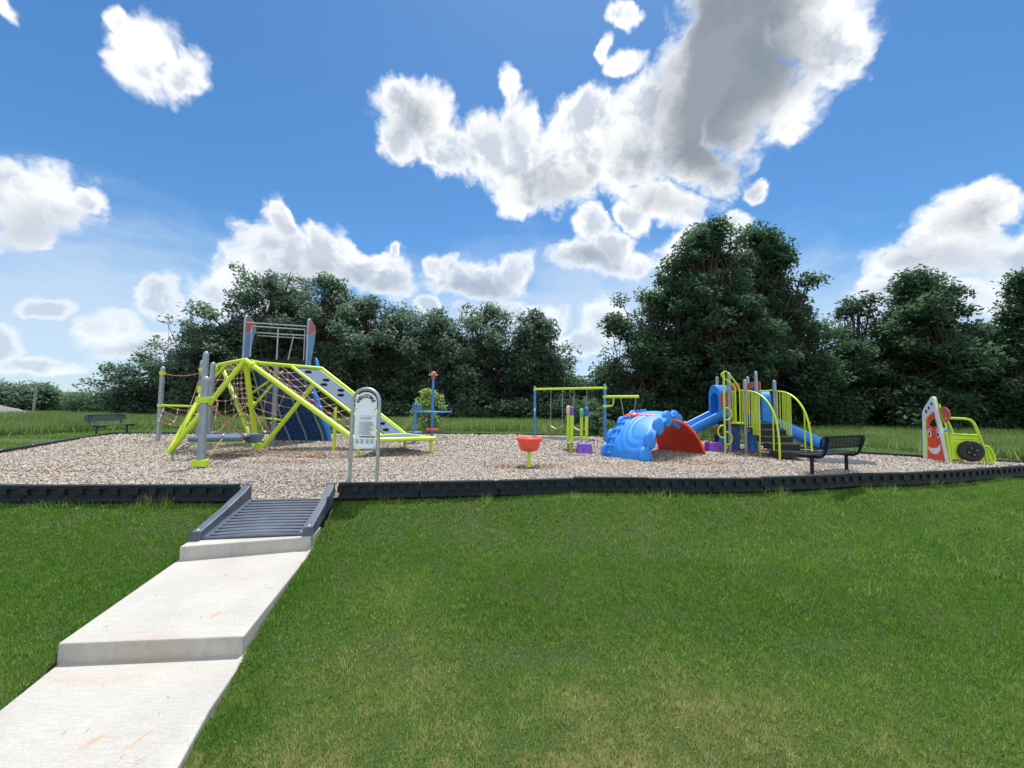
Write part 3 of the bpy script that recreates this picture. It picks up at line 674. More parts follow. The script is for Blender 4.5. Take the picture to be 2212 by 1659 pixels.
# wide blue climbing wall
LW = [YP(*q) for q in ((540,780,12.75),(551,815,13.0),(563,865,13.3),(576,920,13.55),(588,938,13.66),(592,954,13.7))]
RW = [YP(*q) for q in ((664,782,12.8),(672,840,12.98),(681,876,13.2),(692,905,13.45),(704,930,13.62),(709,955,13.7))]
OW = [YP(*q) for q in ((668,775,12.9),(677,833,13.15),(690,864,13.4),(701,903,13.6),(712,920,13.7),(717,954,13.75))]
def WS(u, v):
    def at(Q):
        Q2 = smoothpts(Q, 2); k = u*(len(Q2)-1); i = min(int(k), len(Q2)-2); return lerp(Q2[i], Q2[i+1], k-i)
    return lerp(at(LW), at(RW), v)
bw = MB().grid(WS, 24, 10).build('blue_climbing_wall', WALLB, cl, solid=.04)
OS = smoothpts(OW, 2)
MB().grid(lambda u, v: lerp(WS(u, 1), OS[min(len(OS)-1, int(u*(len(OS)-1)+.5))], v), len(OS)-1, 1).build('wall_flange', BLUE, bw, solid=.03)
for v0, v1, nj in ((.05, .28, 4), (.35, .60, 4), (.67, .91, 4)):
    mb = MB()
    for j in range(nj):
        v = v0+(v1-v0)*j/(nj-1)
        mb.tube([WS(u, v)+V3(0, -.025, 0) for u in (.36, .86)], .006, 4)
        for i in range(9):
            p = WS(min(.38+i*.055+(j % 2)*.02, .86), v); mb.ball(p+V3(0, -.03, 0), (.055, .03, .045), 8)
    mb.build('dimple_strip', NAVY, bw)
for v in (.02, .32, .63, .93):
    MB().tube([WS(u_/10, v)+V3(0, -.06, 0) for u_ in range(1, 9)] + [WS(.9, v)+V3(.02, -.10, 0), V3(WS(1, v).x, WS(1, v).y-.1, -.1)], .028, 6).build('wall_strut', GREYP, bw)
MB().tube([V3(-6.52, 12.95, 2.4), V3(-6.6, 12.95, 2.75), V3(-6.66, 13.0, 2.88)], [.06, .06, .02], 8).build('wall_horn', BLUE, bw)

# ------------------------------------------------------------------ spinners
s0 = V3(-3.13, 15.3, 0)
sp = thing('rope_spinner', 'tall blue pole spinner with red cap, blue hoop and red foot ring', 'spinner', s0)
MB().tube([s0+V3(0, 0, -.2), s0+V3(0, 0, 2.5)], .054, 12).build('pole', BLUEP, sp)
cap = MB().lathe([(.085, -.16), (.09, -.05), (.135, .0), (.12, .07), (.07, .12), (0, .135)], s0+V3(0, 0, 2.55), 14).build('cap', REDP, sp)
for k in range(6):
    a = k*math.pi/3+.3; MB().ball(s0+V3(.15*math.cos(a), .15*math.sin(a), 2.54), .032, 6).build('cap_lug', CONN, cap)
RR = .74; hz = 1.08
hp = MB().tube([s0+V3(RR*math.cos(2*math.pi*i/28), RR*math.sin(2*math.pi*i/28), hz) for i in range(28)], .028, 7, closed=True).build('hoop', BLUEP, sp)
MB().tube([s0+V3(-RR, 0, hz), s0+V3(RR, 0, hz)], .02, 6).build('hoop_spoke', BLUEP, hp)
for k in range(6):
    a = k*math.pi/3+.2; c, s = math.cos(a), math.sin(a)
    MB().tube([s0+V3(RR*c, RR*s, hz-.06), s0+V3(RR*c, RR*s, hz+.13)], .02, 6).build('hook', BLUEP, hp)
    MB().tube([s0+V3(.15*c, .15*s, 2.5), s0+V3(RR*c, RR*s, hz)], .007, 4).build('stay_rope', DROPE, sp)
    rp_ = MB().tube([s0+V3(RR*c, RR*s, hz), s0+V3(.48*c, .48*s, .74), s0+V3(.15*c, .15*s, .42)], .013, 5); rp_.ball(s0+V3(.48*c, .48*s, .74), .03, 6, mi=1)
    rp_.tube([s0+V3(.48*c, .48*s, .74), s0+V3(.48*math.cos(a+math.pi/3), .48*math.sin(a+math.pi/3), .74)], .011, 5)
    rp_.build('net_rope', [DROPE, CONN], sp)
MB().tube([s0+V3(.19*math.cos(2*math.pi*i/20), .19*math.sin(2*math.pi*i/20), .37) for i in range(20)], .055, 8, closed=True).build('foot_ring', REDP, sp)
s1 = G(894.5, 958.8)
sp2 = thing('standing_spinner', 'short blue stand-on spinner with looped handles on top, left of the tall rope spinner', 'spinner', s1)
MB().tube([s1+V3(0, 0, -.1), s1+V3(.02, 0, 1.28)], .045, 10).build('pole', BLUEP, sp2)
MB().lathe([(0, .02), (.15, .015), (.16, 0), (.16, -.05)], s1+V3(0, 0, .02), 16).build('base_plate', GREYP, sp2)
MB().lathe([(0, .03), (.24, .02), (.27, 0), (.25, -.03), (0, -.04)], s1+V3(.01, 0, .40), 20).build('foot_disc', BLUEP, sp2)
for k in range(4):
    a = k*math.pi/4+.1; c, s = math.cos(a), math.sin(a)
    MB().tube([s1+V3(.02+.115*c*math.cos(t)*1, .115*s*math.cos(t), 1.29+.09*math.sin(t)) for t in np.linspace(0, 2*math.pi, 15)[:-1]], .016, 6, closed=True).build('handle_loop', BLUEP, sp2)
MB().ball(s1+V3(.02, 0, 1.41), .045, 8).build('top_knob', BLUEP, sp2)
# red bowl
b0 = V3(*G(1142.6, 1007.6)); bs = thing('bowl_spinner', 'red round bowl seat on a single lime post near the front border', 'spinner', b0)
MB().lathe([(0, .33), (.12, .335), (.19, .36), (.225, .42), (.24, .50), (.275, .57), (.29, .60), (.29, .625), (.265, .64), (.245, .625), (.235, .56), (.20, .46), (.15, .41), (0, .40)], b0, 32).build('bowl', RED, bs)
MB().tube([b0+V3(0, 0, -.1), b0+V3(0, 0, .34)], .036, 12).build('post', LIME, bs)
MB().lathe([(0, .02), (.085, .02), (.09, .005), (.09, -.03)], b0, 16).build('base_plate', LIME, bs)

# ------------------------------------------------------------------ balance posts
hd_ = [('purple', (1.80, 11.55), MPURP, 1.36, 1), ('cream', (1.76, 12.0), CREAM, 1.38, 0), ('green', (2.17, 12.0), MGREEN, 1.30, 1), ('blue', (2.24, 11.55), MBLUE, 1.34, 1)]
txt = {'purple': 'lime balance post with a long purple head, nearest of the left pair', 'cream': 'lime balance post with a cream head, half hidden behind the purple headed one',
       'green': 'lime balance post with a green head, behind the left side of the purple stool', 'blue': 'lime balance post with a blue head above the purple stool'}
for nm, (x, y), m, zt, hole in hd_:
    o = V3(x, y, 0); tp = thing('balance_post', txt[nm], 'balance post', o, 'lime balance posts with coloured heads')
    MB().tube([o+V3(0, 0, -.1), o+V3(0, 0, zt-.28)], .05, 12).build('post', LIME, tp)
    mb = MB(); mb.tube([o+V3(0, 0, zt-.30), o+V3(0, 0, zt-.27), o+V3(0, 0, zt-.2), o+V3(0, 0, zt-.07), o+V3(0, 0, zt-.02), o+V3(0, 0, zt)], [.02, .05, .066, .066, .05, .015], 12)
    hdm = mb.build('head', m, tp)
    if hole:
        mb = MB()
        mb.tube([o+V3(.0+.028*math.cos(t), -.066, zt-.14+.085*math.sin(t)) for t in np.linspace(0, 2*math.pi, 13)[:-1]], .011, 5, closed=True); mb.build('head_ridge', m, hdm)
    MB().lathe([(0, .012), (.2, .012), (.215, .0), (.2, -.012), (0, -.012)], o+V3(0, 0, .27), 22).build('foot_disc', GREYP, tp)

# ------------------------------------------------------------------ stools
def stool(q, wd_, lab, hole):
    st_ = thing('stepping_stool', lab, 'stool', q, 'purple plastic stepping stools')
    w0, w1, h = wd_/2, wd_/2*.86, .30
    vs = [];
    for z, ww in ((-.02, w0), (.03, w0), (h-.02, w1), (h, w1-.03)):
        for sx, sy in ((-1,-1),(1,-1),(1,1),(-1,1)): vs.append(q+V3(sx*ww, sy*ww*.9, z))
    fs = [(i*4+j, i*4+(j+1) % 4, (i+1)*4+(j+1) % 4, (i+1)*4+j) for i in range(3) for j in range(4)] + [(12,13,14,15), (3,2,1,0)]
    body = MB().add(vs, fs).build('body', PURP, st_, bevel=.035)
    MB().box(q+V3(hole, -w0*.9+.014, .12), (.06, .03, .07)).build('hand_hole', NAVY, body, bevel=.015)
stool(G(1265, 981)+V3(0, .2, 0), .42, 'small purple stool in front of the lime balance posts', -.06)
stool(G(1549, 977)+V3(0, .2, 0), .44, 'small purple stool between the red shell and the slide tower', .1)

# ------------------------------------------------------------------ swings
a0, a1 = V3(1.06, 17.7, 0), V3(3.80, 15.75, 0)
sw = thing('swing_frame', 'swing frame with two blue posts, a lime top bar and a short lime side arm', 'swing frame', (a0+a1)/2)
for q, zt, r in ((a0, 2.26, .06), (a1, 2.27, .068)):
    ps = MB().tube([q+V3(0, 0, -.2), q+V3(0, 0, zt-.03)], r, 14).build('post', BLUEP, sw)
    MB().ball(q+V3(0, 0, zt-.03), (r, r, r*.9), 12).build('post_cap', BLUEP, ps)
    MB().tube([q+V3(0, 0, 2.08), q+V3(0, 0, 2.2)], r+.012, 14).build('collar', LIME, ps)
MB().box(a0+V3(-.005, -.062, 1.2), (.055, .01, .15)).build('sticker', WHITE, sw)
MB().tube([a0+V3(0, 0, 2.14), a1+V3(0, 0, 2.14)], .05, 12).build('top_bar', LIME, sw)
d = (a1-a0).normalized(); e = a1 + d*1.38
MB().tube([a1+V3(0, 0, 1.78), e+V3(0, 0, 1.78)], .055, 12).build('side_arm', LIME, sw)
for z in (1.78, 1.40): MB().tube([a1+V3(0, 0, z-.06), a1+V3(0, 0, z+.06)], .082, 14).build('collar', LIME, sw)
MB().tube(smoothpts([a1+V3(0, 0, 1.40), a1+d*.3+V3(0, 0, 1.40), a1+d*.36+V3(0, 0, 1.5), a1+d*.36+V3(0, 0, 1.76)]), .03, 8).build('arm_brace', LIME, sw)
SEAT = mat('swing_belt', (.42, .47, .47), (.33, .37, .37), .5, 6)
def belt(ta, tb, z0, lab):
    pa, pb = lerp(a0, a1, ta)+V3(0, 0, 2.09), lerp(a0, a1, tb)+V3(0, 0, 2.09); c = (pa+pb)/2
    t_ = thing('belt_swing', lab, 'swing', V3(c.x, c.y, 2.09), 'belt swings hanging from the lime bar')
    for p in (pa, pb): MB().tube([p+V3(0, 0, .04), V3(p.x, p.y, z0)], .011, 5).build('chain', GALV, t_)
    n = V3(d.y, -d.x, 0)*.07
    MB().grid(lambda u, v: lerp(V3(pa.x, pa.y, z0), V3(pb.x, pb.y, z0), u) + n*(2*v-1) - V3(0, 0, .13*math.sin(math.pi*u)), 10, 2).build('belt_seat', SEAT, t_, solid=.015)
belt(.25, .42, .52, 'left belt swing with a pale curved seat on two chains'); belt(.585, .765, .50, 'right belt swing partly behind the lime balance posts')
bsw = thing('bucket_swing', 'swing with a dark seat hanging from the lime side arm, above the blue shell', 'swing', lerp(a1, e, .65)+V3(0, 0, 1.73))
c1, c2 = lerp(a1, e, .48), lerp(a1, e, .92); m1, m2 = lerp(a1, e, .60), lerp(a1, e, .82)
for p, q in ((c1, m1), (c2, m2)): MB().tube([p+V3(0, 0, 1.74), q+V3(0, 0, .72)], .014, 5).build('chain', GALV, bsw)
MB().tube([m1+V3(0, 0, .72), m1+V3(0, 0, .5), lerp(m1, m2, .5)+V3(0, 0, .4), m2+V3(0, 0, .5), m2+V3(0, 0, .72)], .09, 8).build('bucket_seat', RUBBER, bsw)
def wearmat(px, py, rx, ry, ang, lab):
    c = G(px, py, .03); mb = MB(); R = Matrix.Rotation(rad(ang), 3, 'Z')
    lp = [c + R @ V3(rx*math.copysign(abs(math.cos(t))**.6, math.cos(t)), ry*math.copysign(abs(math.sin(t))**.6, math.sin(t)), 0) for t in np.linspace(0, 2*math.pi, 33)[:-1]]
    vs = [c+V3(0, 0, .035)] + [p+(c-p)*.12+V3(0, 0, .03) for p in lp] + [p - V3(0, 0, .03) for p in lp]; n = 32
    fs = [(0, 1+i, 1+(i+1) % n) for i in range(n)] + [(1+i, 1+n+i, 1+n+(i+1) % n, 1+(i+1) % n) for i in range(n)]
    o = MB().add(vs, fs, 0, True).build('wear_mat', MAT_, loc=c); tag(o, lab, 'rubber mat', 'rubber wear mats on the wood chips')
wearmat(1203, 947.5, .62, .42, -30, 'dark rubber mat under the left belt swing'); wearmat(1256, 950.5, .55, .38, -30, 'dark rubber mat under the right belt swing')
wearmat(1815, 996, .72, .45, -28, 'dark rubber mat behind the near bench at the slide exit')

# ------------------------------------------------------------------ shell climber
def shell(name, lab, m, sgn, knobs=True):
    O = V3(3.98, 10.95, 0); sx = V3(.80, .60, 0)*sgn; wx = V3(.60, -.80, 0)
    root = thing(name, lab, 'climber', O + sx*-1.3, 'arched shell climbers')
    # profile in (s, z): from the ground outside, up over the crest
    if sgn > 0: pr_ = [(-1.32, -.04), (-1.28, .22), (-1.08, .55), (-.75, .86), (-.35, 1.07), (.05, 1.16), (.42, 1.13), (.62, 1.02)]
    else: pr_ = [(-1.58, -.04), (-1.46, .24), (-1.15, .62), (-.72, .90), (-.25, 1.05), (.2, 1.09), (.42, 1.05)]
    def prof_(t):
        k = t*(len(pr_)-1); i = min(int(k), len(pr_)-2); f = k-i
        p0 = pr_[max(i-1, 0)]; p1 = pr_[i]; p2 = pr_[i+1]; p3 = pr_[min(i+2, len(pr_)-1)]
        cr = lambda a, b, c, d_: .5*((2*b)+(-a+c)*f+(2*a-5*b+4*c-d_)*f*f+(-a+3*b-3*c+d_)*f**3)
        return cr(p0[0], p1[0], p2[0], p3[0]), cr(p0[1], p1[1], p2[1], p3[1])
    def S(t, v):
        w_ = 2*v-1; s_, z = prof_(t); nb = 4.5
        hw_ = (.66-.18*t**2) * (1 + .10*abs(math.sin(math.pi*nb*t+.3)))
        if sgn < 0: hw_ = .74*math.sqrt(max(0.02, 1-(max(0, .5-t)*0)**2)) * (1-.25*t)
        # outward direction of the profile
        s2, z2 = prof_(min(t+.02, 1)); s1, z1 = prof_(max(t-.02, 0)); T = Vector((s2-s1, z2-z1)).normalized(); nn = Vector((-T.y, T.x))
        edge = abs(w_)
        bulge = .07*(1-edge**2) - .10*max(0, edge-.75)/.25*.6
        k = 0
        if sgn > 0:                       # concentric sunk grooves
            for rr0 in (.28, .42, .55):
                dd = abs(math.hypot((t-.42)*1.6, (w_-.45)*.62)-rr0*.95)
                if w_ < .62 and t > .15: k -= .016*math.exp(-(dd/.025)**2)
        return O + sx*(s_+nn.x*(bulge+k)) + wx*(w_*hw_) + V3(0, 0, z+nn.y*(bulge+k))
    body = MB().grid(S, 64, 44).build('shell_body', m, root, solid=.035)
    if sgn > 0:
        for i, t in enumerate((.10, .29, .47, .64, .80, .95)):
            for side in (1, -1):
                s_, z = prof_(t); s2, z2 = prof_(min(t+.03, 1)); s1, z1 = prof_(t-.03); T = (sx*(s2-s1)+V3(0, 0, z2-z1)).normalized()
                nn = T.cross(wx).normalized(); nn = nn if nn.z > 0 else -nn
                if t < .15: nn = (-sx*.9 + V3(0, 0, .3)).normalized()
                c = O + sx*s_ + V3(0, 0, z) + wx*side*(.60-.15*t*t) + nn*-.09
                R = Matrix((T, wx, nn)).transposed(); R.normalize()
                rr1 = .26 - .05*t
                MB().ball(c, (rr1, .10, rr1), 24, R=R).build('shell_lobe', m, body)
    else:
        for side in (1, -1):
            mb = MB()
            mb.tube([S(t/20, 1 if side > 0 else 0) for t in range(21)], .04, 8); mb.build('shell_rim', m, body)
        for k_ in range(3): MB().ball(S(.96, -.02+.13*k_), (.19, .19, .09), 12).build('shell_lobe', m, body)
    mb = MB(); rk = random.Random(3)
    for i in range(9):
        t = .08+i*.085
        for v in ((.12, .22) if sgn > 0 else (.06, .16)) + ((.90,) if sgn < 0 else ()):
            p = S(t, v + .04*(i % 2)); q = S(t, v+.03)
            s_, z = prof_(t); nn = (sx*(-1+t*.9) + V3(0, 0, .3+t)).normalized()
            mb.tube([p-nn*.01, p+nn*.05, p+nn*.085], [.058, .048, .028], 8)
    mb.build('grip_knobs', m, body)
    return root
shell('shell_climber', 'bright blue scalloped shell climber leaning right onto the red one', BLUE, 1)
shell('shell_climber', 'red shell climber with its shaded hollow side facing the front border', RED, -1)

# ------------------------------------------------------------------ benches
def bench(name, lab, la, lb_, side, m=BLACK):
    la, lb_ = Vector(la), Vector(lb_); la.z = lb_.z = 0
    c = (la+lb_)/2; d = (lb_-la).normalized(); n = V3(-d.y, d.x, 0)*side       # n: direction the sitter looks
    root = thing(name, lab, 'bench', c, 'black metal park benches')
    hl = .82
    for p in (la, lb_):
        lg = MB().tube([p+V3(0, 0, -.15), p+V3(0, 0, .36)], .034, 10).build('leg', m, root)
        path = smoothpts([p+n*.27+V3(0, 0, .375), p+n*-.05+V3(0, 0, .36), p-n*.20+V3(0, 0, .39), p-n*.27+V3(0, 0, .55), p-n*.31+V3(0, 0, .79)], 2)
        MB().tube(path, .03, 8).build('support_arm', m, lg)
    def panel(a, b, w0, w1, nm):   # a,b ends; strips between edge offsets w0->w1
        mb = MB(); k = 9
        fr = [a+w0, b+w0, b+w1, a+w1]
        rnd = []
        e_ = (b-a).normalized(); ww = (w1-w0); L_ = (b-a).length
        for (s_, t_) in ((.0, .22), (.035, .06), (.10, 0), (L_-.10, 0), (L_-.035, .06), (L_, .22), (L_, .78), (L_-.035, .94), (L_-.10, 1), (.10, 1), (.035, .94), (0, .78)): rnd.append(a+w0+e_*s_+ww*t_)
        mb.tube(rnd, .017, 6, closed=True)
        nn = e_.cross(ww).normalized()
        for i in range(1, k):
            q = a+w0+ww*(i/k); mb.box((q+q+e_*L_)/2, (L_-.03, ww.length/k*.74, .007), Matrix((e_, ww.normalized(), nn)).transposed())
        for i in range(1, 12):
            q = a+w0+e_*(L_*i/12); mb.box(q+ww/2+nn*.004, (.018, ww.length, .005), Matrix((e_, ww.normalized(), nn)).transposed())
        mb.build(nm, m, root)
    A, B = c-d*hl, c+d*hl
    panel(A+V3(0, 0, .41), B+V3(0, 0, .41), n*.30, -n*.10, 'seat')
    up_ = (-n*.04+V3(0, 0, .235))
    panel(A-n*.235+V3(0, 0, .565), B-n*.235+V3(0, 0, .565), V3(0, 0, 0), up_, 'backrest')
    return root
bench('park_bench', 'black slatted metal bench with its back to the camera, near the front border', G(1754.6, 1026), G(1829, 1018), 1)
bench('park_bench', 'dark metal bench in the far left corner of the wood chips', V3(-15.5, 14.5, 0), V3(-15.6, 15.75, 0), -1, mat('dark_green_metal', (.03, .06, .065), (.02, .045, .05), .5, 8))

# ------------------------------------------------------------------ slide tower
tw = thing('slide_tower', 'play tower with grey posts, lime rails, black steps and blue slides', 'play tower', (7.3, 12.0, 0))
def part(name, mb, m, parent=tw, **k): return mb.build(name, m, parent, **k)
posts_t = dict(a=(6.98, 13.1, 2.42), b=(6.74, 11.95, 2.46), c=(7.06, 12.55, 2.48), d=(7.02, 11.6, 2.22), e=(8.15, 13.3, 2.45), f=(7.80, 12.3, 2.54), g=(7.84, 11.5, 2.2))
def col_(x, y, zt, r=.05):
    m = MB().tube([V3(x, y, -.2), V3(x, y, zt-.03)], r, 14).ball((x, y, zt-.03), (r, r, r), 12)
    o = part('post', m, GREYP)
    for z in (.9, 1.9): part('collar', MB().tube([V3(x, y, z-.025), V3(x, y, z+.025)], r+.014, 12), GREYP, o)
    return o
for k, (x, y, z) in posts_t.items(): col_(x, y, z)
A_, B_, C_, D_, E_, F2, G_ = [V3(v[0], v[1], 0) for v in posts_t.values()]
part('deck', MB().prism([D_+V3(0, 0, .86), G_+V3(0, 0, .86), F2+V3(0, 0, .86), E_+V3(0, 0, .86), A_+V3(0, 0, .86), B_+V3(0, 0, .86)], (0, 0, .08)), BLACK)
def lm(name, pts, r=.02, n=8, sm=0): return part(name, MB().tube(smoothpts(pts, sm) if sm else pts, r, n), LIME)
# steps
xL, xR = 7.06, 7.82
for k in range(5):
    y = 10.22+k*.27; z = .23+k*.175
    part('step', MB().box(((xL+xR)/2, y+.2, z-.075), (xR-xL, .40, .15)), STEPM, bevel=.008)
# arched rails
def archrail(x, q, label_side):
    y0, z0 = q.y, 1.88; y1 = 10.16
    P = [V3(x, y1+(y0-y1)*(1-math.cos(math.pi/2*(1-i/18)))*1.0, 0) for i in range(19)]
    P = [V3(x, y0-(y0-y1)*math.sin(math.pi/2*i/18)**.92, z0*(math.cos(math.pi/2*i/18)**.62)) for i in range(19)]
    P[0] = V3(x, y0, z0)
    rl = part('arch_rail', MB().tube(P+[V3(x, y1, -.08)], .026, 9), LIME)
    part('foot_plate', MB().lathe([(0, .02), (.075, .015), (.08, 0)], V3(x, y1, 0), 12), LIME, rl)
    def zr(y):
        ys = [p.y for p in P][::-1]; zz = [p.z for p in P][::-1]; return float(np.interp(y, ys, zz))
    part('grip_loop', MB().tube([V3(x+.03, 10.22+.07*math.cos(t), .95+.10*math.sin(t)-.05) for t in np.linspace(-1.5, 1.7, 9)], .014, 6), LIME, rl)
    for (ya, yb_, zb, n_) in ((y0-.08, y0-.30, .82, 3), (y0-.36, y0-.62, .62, 5)):
        part('rail_foot_bar', MB().tube([V3(x, ya+.03, zb), V3(x, yb_-.03, zb)], .014, 6), LIME, rl)
        for i in range(n_):
            y = ya+(yb_-ya)*i/(n_-1); part('baluster', MB().tube([V3(x, y, zb), V3(x, y, zr(y))], .0135, 6), LIME, rl)
    y = 10.95; part('baluster', MB().tube([V3(x, y, -.05 if x < 7.4 else .45), V3(x, y, zr(y))], .018, 6), LIME, rl)
    y = 10.38; part('baluster', MB().tube([V3(x, y, .24), V3(x, y, zr(y))], .018, 6), LIME, rl)
archrail(7.02, D_, 'left'); archrail(7.86, G_, 'right')
lm('cross_rail', [F2+V3(0, 0, 1.9), G_+V3(0, 0, 1.92)], .022)
# barrier with an opening, on the left front
def bars(p, q, us, z0, z1, nm='barrier_bar', r=.013):
    for u in us: lm(nm, [lerp(p, q, u)+V3(0, 0, z0), lerp(p, q, u)+V3(0, 0, z1)], r, 6)
bp0, bp1 = B_+V3(.04, -.05, 0), D_+V3(-.04, -.03, 0)
bars(bp0, bp1, (.08, .2, .32), .92, 1.86); bars(bp0, bp1, (.68, .82, .94), .92, 1.88)
lm('barrier_base', [bp0+V3(0, 0, .91), bp1+V3(0, 0, .91)], .03); 
lm('barrier_top', [bp0+V3(0, 0, 1.87), lerp(bp0, bp1, .32)+V3(0, 0, 1.87)], .016); lm('barrier_top', [lerp(bp0, bp1, .66)+V3(0, 0, 1.9), bp1+V3(0, 0, 1.9)], .016)
# curly climber pole
cp = YP(1567, 977, 11.72); cp.z = 0; cpx = V3(cp.x, 11.72, 0)
tpz = 2.42
pole = lm('climber_pole', [cpx+V3(0, 0, -.1), cpx+V3(-.01, 0, tpz)], .03, 10)
lm('climber_handrail', smoothpts([cpx+V3(0, 0, tpz-.02), cpx+V3(-.02, 0, tpz+.06), cpx+V3(.10, .0, tpz+.06), lerp(bp0, bp1, .66)+V3(-.05, 0, 2.06), lerp(bp0, bp1, .66)+V3(0, 0, 1.92), lerp(bp0, bp1, .66)+V3(0, 0, .92)], 2), .022)
lm('climber_handrail', smoothpts([cpx+V3(-.0, 0, tpz+.04), cpx+V3(-.09, .02, tpz-.02), cpx+V3(-.02, .02, tpz-.12), lerp(bp0, bp1, .3)+V3(-.02, 0, 2.05), lerp(bp0, bp1, .32)+V3(0, 0, 1.92), lerp(bp0, bp1, .32)+V3(0, 0, .92)], 2), .022)
for z0, z1, s in ((1.37, 1.01, 1), (.84, .47, -1), (.64, .27, 1)):
    zc, rz = (z0+z1)/2, (z0-z1)/2
    MB().tube([cpx+V3(0, 0, z0)]+[cpx+V3(s*(.08+.13*math.sin(t)), 0, zc+rz*math.cos(t)) for t in np.linspace(0, math.pi, 10)]+[cpx+V3(0, 0, z1)], .02, 8).build('climber_loop', LIME, pole)
# panels
def slabp(name, p, q, z0, z1, m, th=.03, wav=0):
    n = 12; p, q = Vector(p), Vector(q)
    topz = [z1 + wav*abs(math.sin(i*math.pi*3/n)) for i in range(n+1)]
    lp = [lerp(p, q, 0)+V3(0, 0, z0), lerp(p, q, 1)+V3(0, 0, z0)] + [lerp(p, q, 1-i/n)+V3(0, 0, topz[i]) for i in range(n+1)]
    d_ = (q-p).normalized(); return part(name, MB().prism(lp, (d_.y*th, -d_.x*th, 0)), m)
slabp('roof_panel', C_+V3(.0, .12, 0), V3(7.72, 13.1, 0), 1.95, 2.22, REDP, wav=.0)
rp2 = slabp('roof_panel', V3(7.85, 13.0, 0), V3(8.05, 12.45, 0), 1.95, 2.2, REDP, wav=.04)
part('panel_hole', MB().ball((7.93, 12.66, 2.0), (.09, .03, .11), 12), NAVY, rp2)
slabp('activity_panel', V3(6.68, 12.3, 0), B_+V3(0, .08, 0), 1.40, 1.85, REDP)
slabp('lower_panel', B_+V3(.08, .1, 0), D_+V3(.02, .35, 0), .12, .84, NAVY); slabp('lower_panel', V3(6.75, 12.9, 0), V3(7.5, 12.95, 0), .12, .84, NAVY)
slabp('lower_panel', V3(7.5, 12.3, 0), V3(7.82, 12.3, 0), .08, .62, NAVY)
part('tic_drum', MB().tube([V3(7.66, 12.6, 1.22), V3(7.66, 12.6, 1.58)], .12, 12), ORANGE)
part('seat_ledge', MB().prism([V3(7.6, 12.55, 1.0), V3(8.5, 13.1, 1.0), V3(8.4, 13.3, 1.0), V3(7.5, 12.7, 1.0)], (0, 0, .03)), BLACK)
def hood(c, wdt, h, z0, ang, dep=.22):
    R = Matrix.Rotation(rad(ang), 3, 'Z'); c = Vector(c); n = 14
    out_ = [(-wdt/2, 0), (-wdt/2, h*.65)] + [(-wdt/2*math.cos(math.pi*i/n), h*.65+h*.35*math.sin(math.pi*i/n)) for i in range(1, n)] + [(wdt/2, h*.65), (wdt/2, 0)]
    inn = [(-wdt/2*.62, 0), (-wdt/2*.62, h*.5)] + [(-wdt/2*.62*math.cos(math.pi*i/n), h*.5+h*.25*math.sin(math.pi*i/n)) for i in range(1, n)] + [(wdt/2*.62, h*.5), (wdt/2*.62, 0)]
    k = len(out_); vs = []
    for y in (0, dep):
        for (x, z) in out_: vs.append(c + R @ V3(x*(1-.1*(y > 0)), y, 0)+V3(0, 0, z0+z))
        for (x, z) in inn: vs.append(c + R @ V3(x, y, 0)+V3(0, 0, z0+z))
    fs = []
    for i in range(k-1):
        fs += [(i, i+1, k+i+1, k+i), (2*k+i, 3*k+i, 3*k+i+1, 2*k+i+1), (i, 2*k+i, 2*k+i+1, i+1), (k+i, k+i+1, 3*k+i+1, 3*k+i)]
    o = part('slide_hood', MB().add(vs, fs), BLUE, bevel=.02)
    MB().box(c + R @ V3(0, dep*.35, 0) + V3(0, 0, z0+h*.38), (wdt*.66, .02, h*.76), R).build('hood_inner_shade', NAVY, o)  # navy sheet standing in for the shaded inside of the hood
    return o
hood((7.08, 12.78, 0), .62, 1.03, 1.1, 98, .42)
hood((8.2, 12.35, 0), .80, .98, .98, 70, .25)
slabp('entry_panel', V3(7.75, 12.75, 0), V3(8.45, 12.75, 0), .98, 1.25, BLUE, .05, wav=.05)
def slide(p0, dx, length, z0, z1, wdt, double=False, nm='slide'):
    p0 = Vector(p0); dx = Vector(dx).normalized(); ny = V3(-dx.y, dx.x, 0); n = 26
    zf = lambda t: z1 + (z0-z1)*(1-(3*t*t-2*t**3)*1.0 if False else (1-t)**1.15*(1 if t > .08 else 1)) + .05*math.sin(math.pi*t)*1
    cs = [(-.5, .20), (-.47, .22), (-.44, .18), (-.40, .04), (-.3, 0)] + ([(-.06, .0), (-.03, .12), (.03, .12), (.06, 0)] if double else []) + [(.3, 0), (.40, .04), (.44, .18), (.47, .22), (.5, .20), (.49, -.04), (-.49, -.04)]
    k = len(cs); vs = []
    for i in range(n+1):
        t = i/n; c = p0+dx*(length*t)
        for (a, h) in cs: vs.append(c + ny*(a*wdt) + V3(0, 0, zf(t)+h*(1.25 if t < .9 else 1.25-(t-.9)*5)))
    fs = [(i*k+j, i*k+(j+1) % k, (i+1)*k+(j+1) % k, (i+1)*k+j) for i in range(n) for j in range(k)] + [tuple(range(k))[::-1], tuple(range(n*k, n*k+k))]
    return part(nm, MB().add(vs, fs, 0, True), BLUE)
slide((6.95, 12.78, 0), (-1, -.12, 0), 2.1, 1.12, .12, .62)
slide((8.05, 12.75, 0), (1, -.12, 0), 1.95, .98, .10, .95, double=True)
slide_h = part('slide_leg', MB().tube([V3(5.9, 12.6, -.1), V3(5.9, 12.6, .5)], .03, 8), GREYP)
part('leaf_panel', MB().prism([V3(6.50, 12.2, .0), V3(6.78, 12.2, .0), V3(6.80, 12.2, .55), V3(6.74, 12.2, .95), V3(6.58, 12.2, .6)], (0, .04, 0)), BLUE)
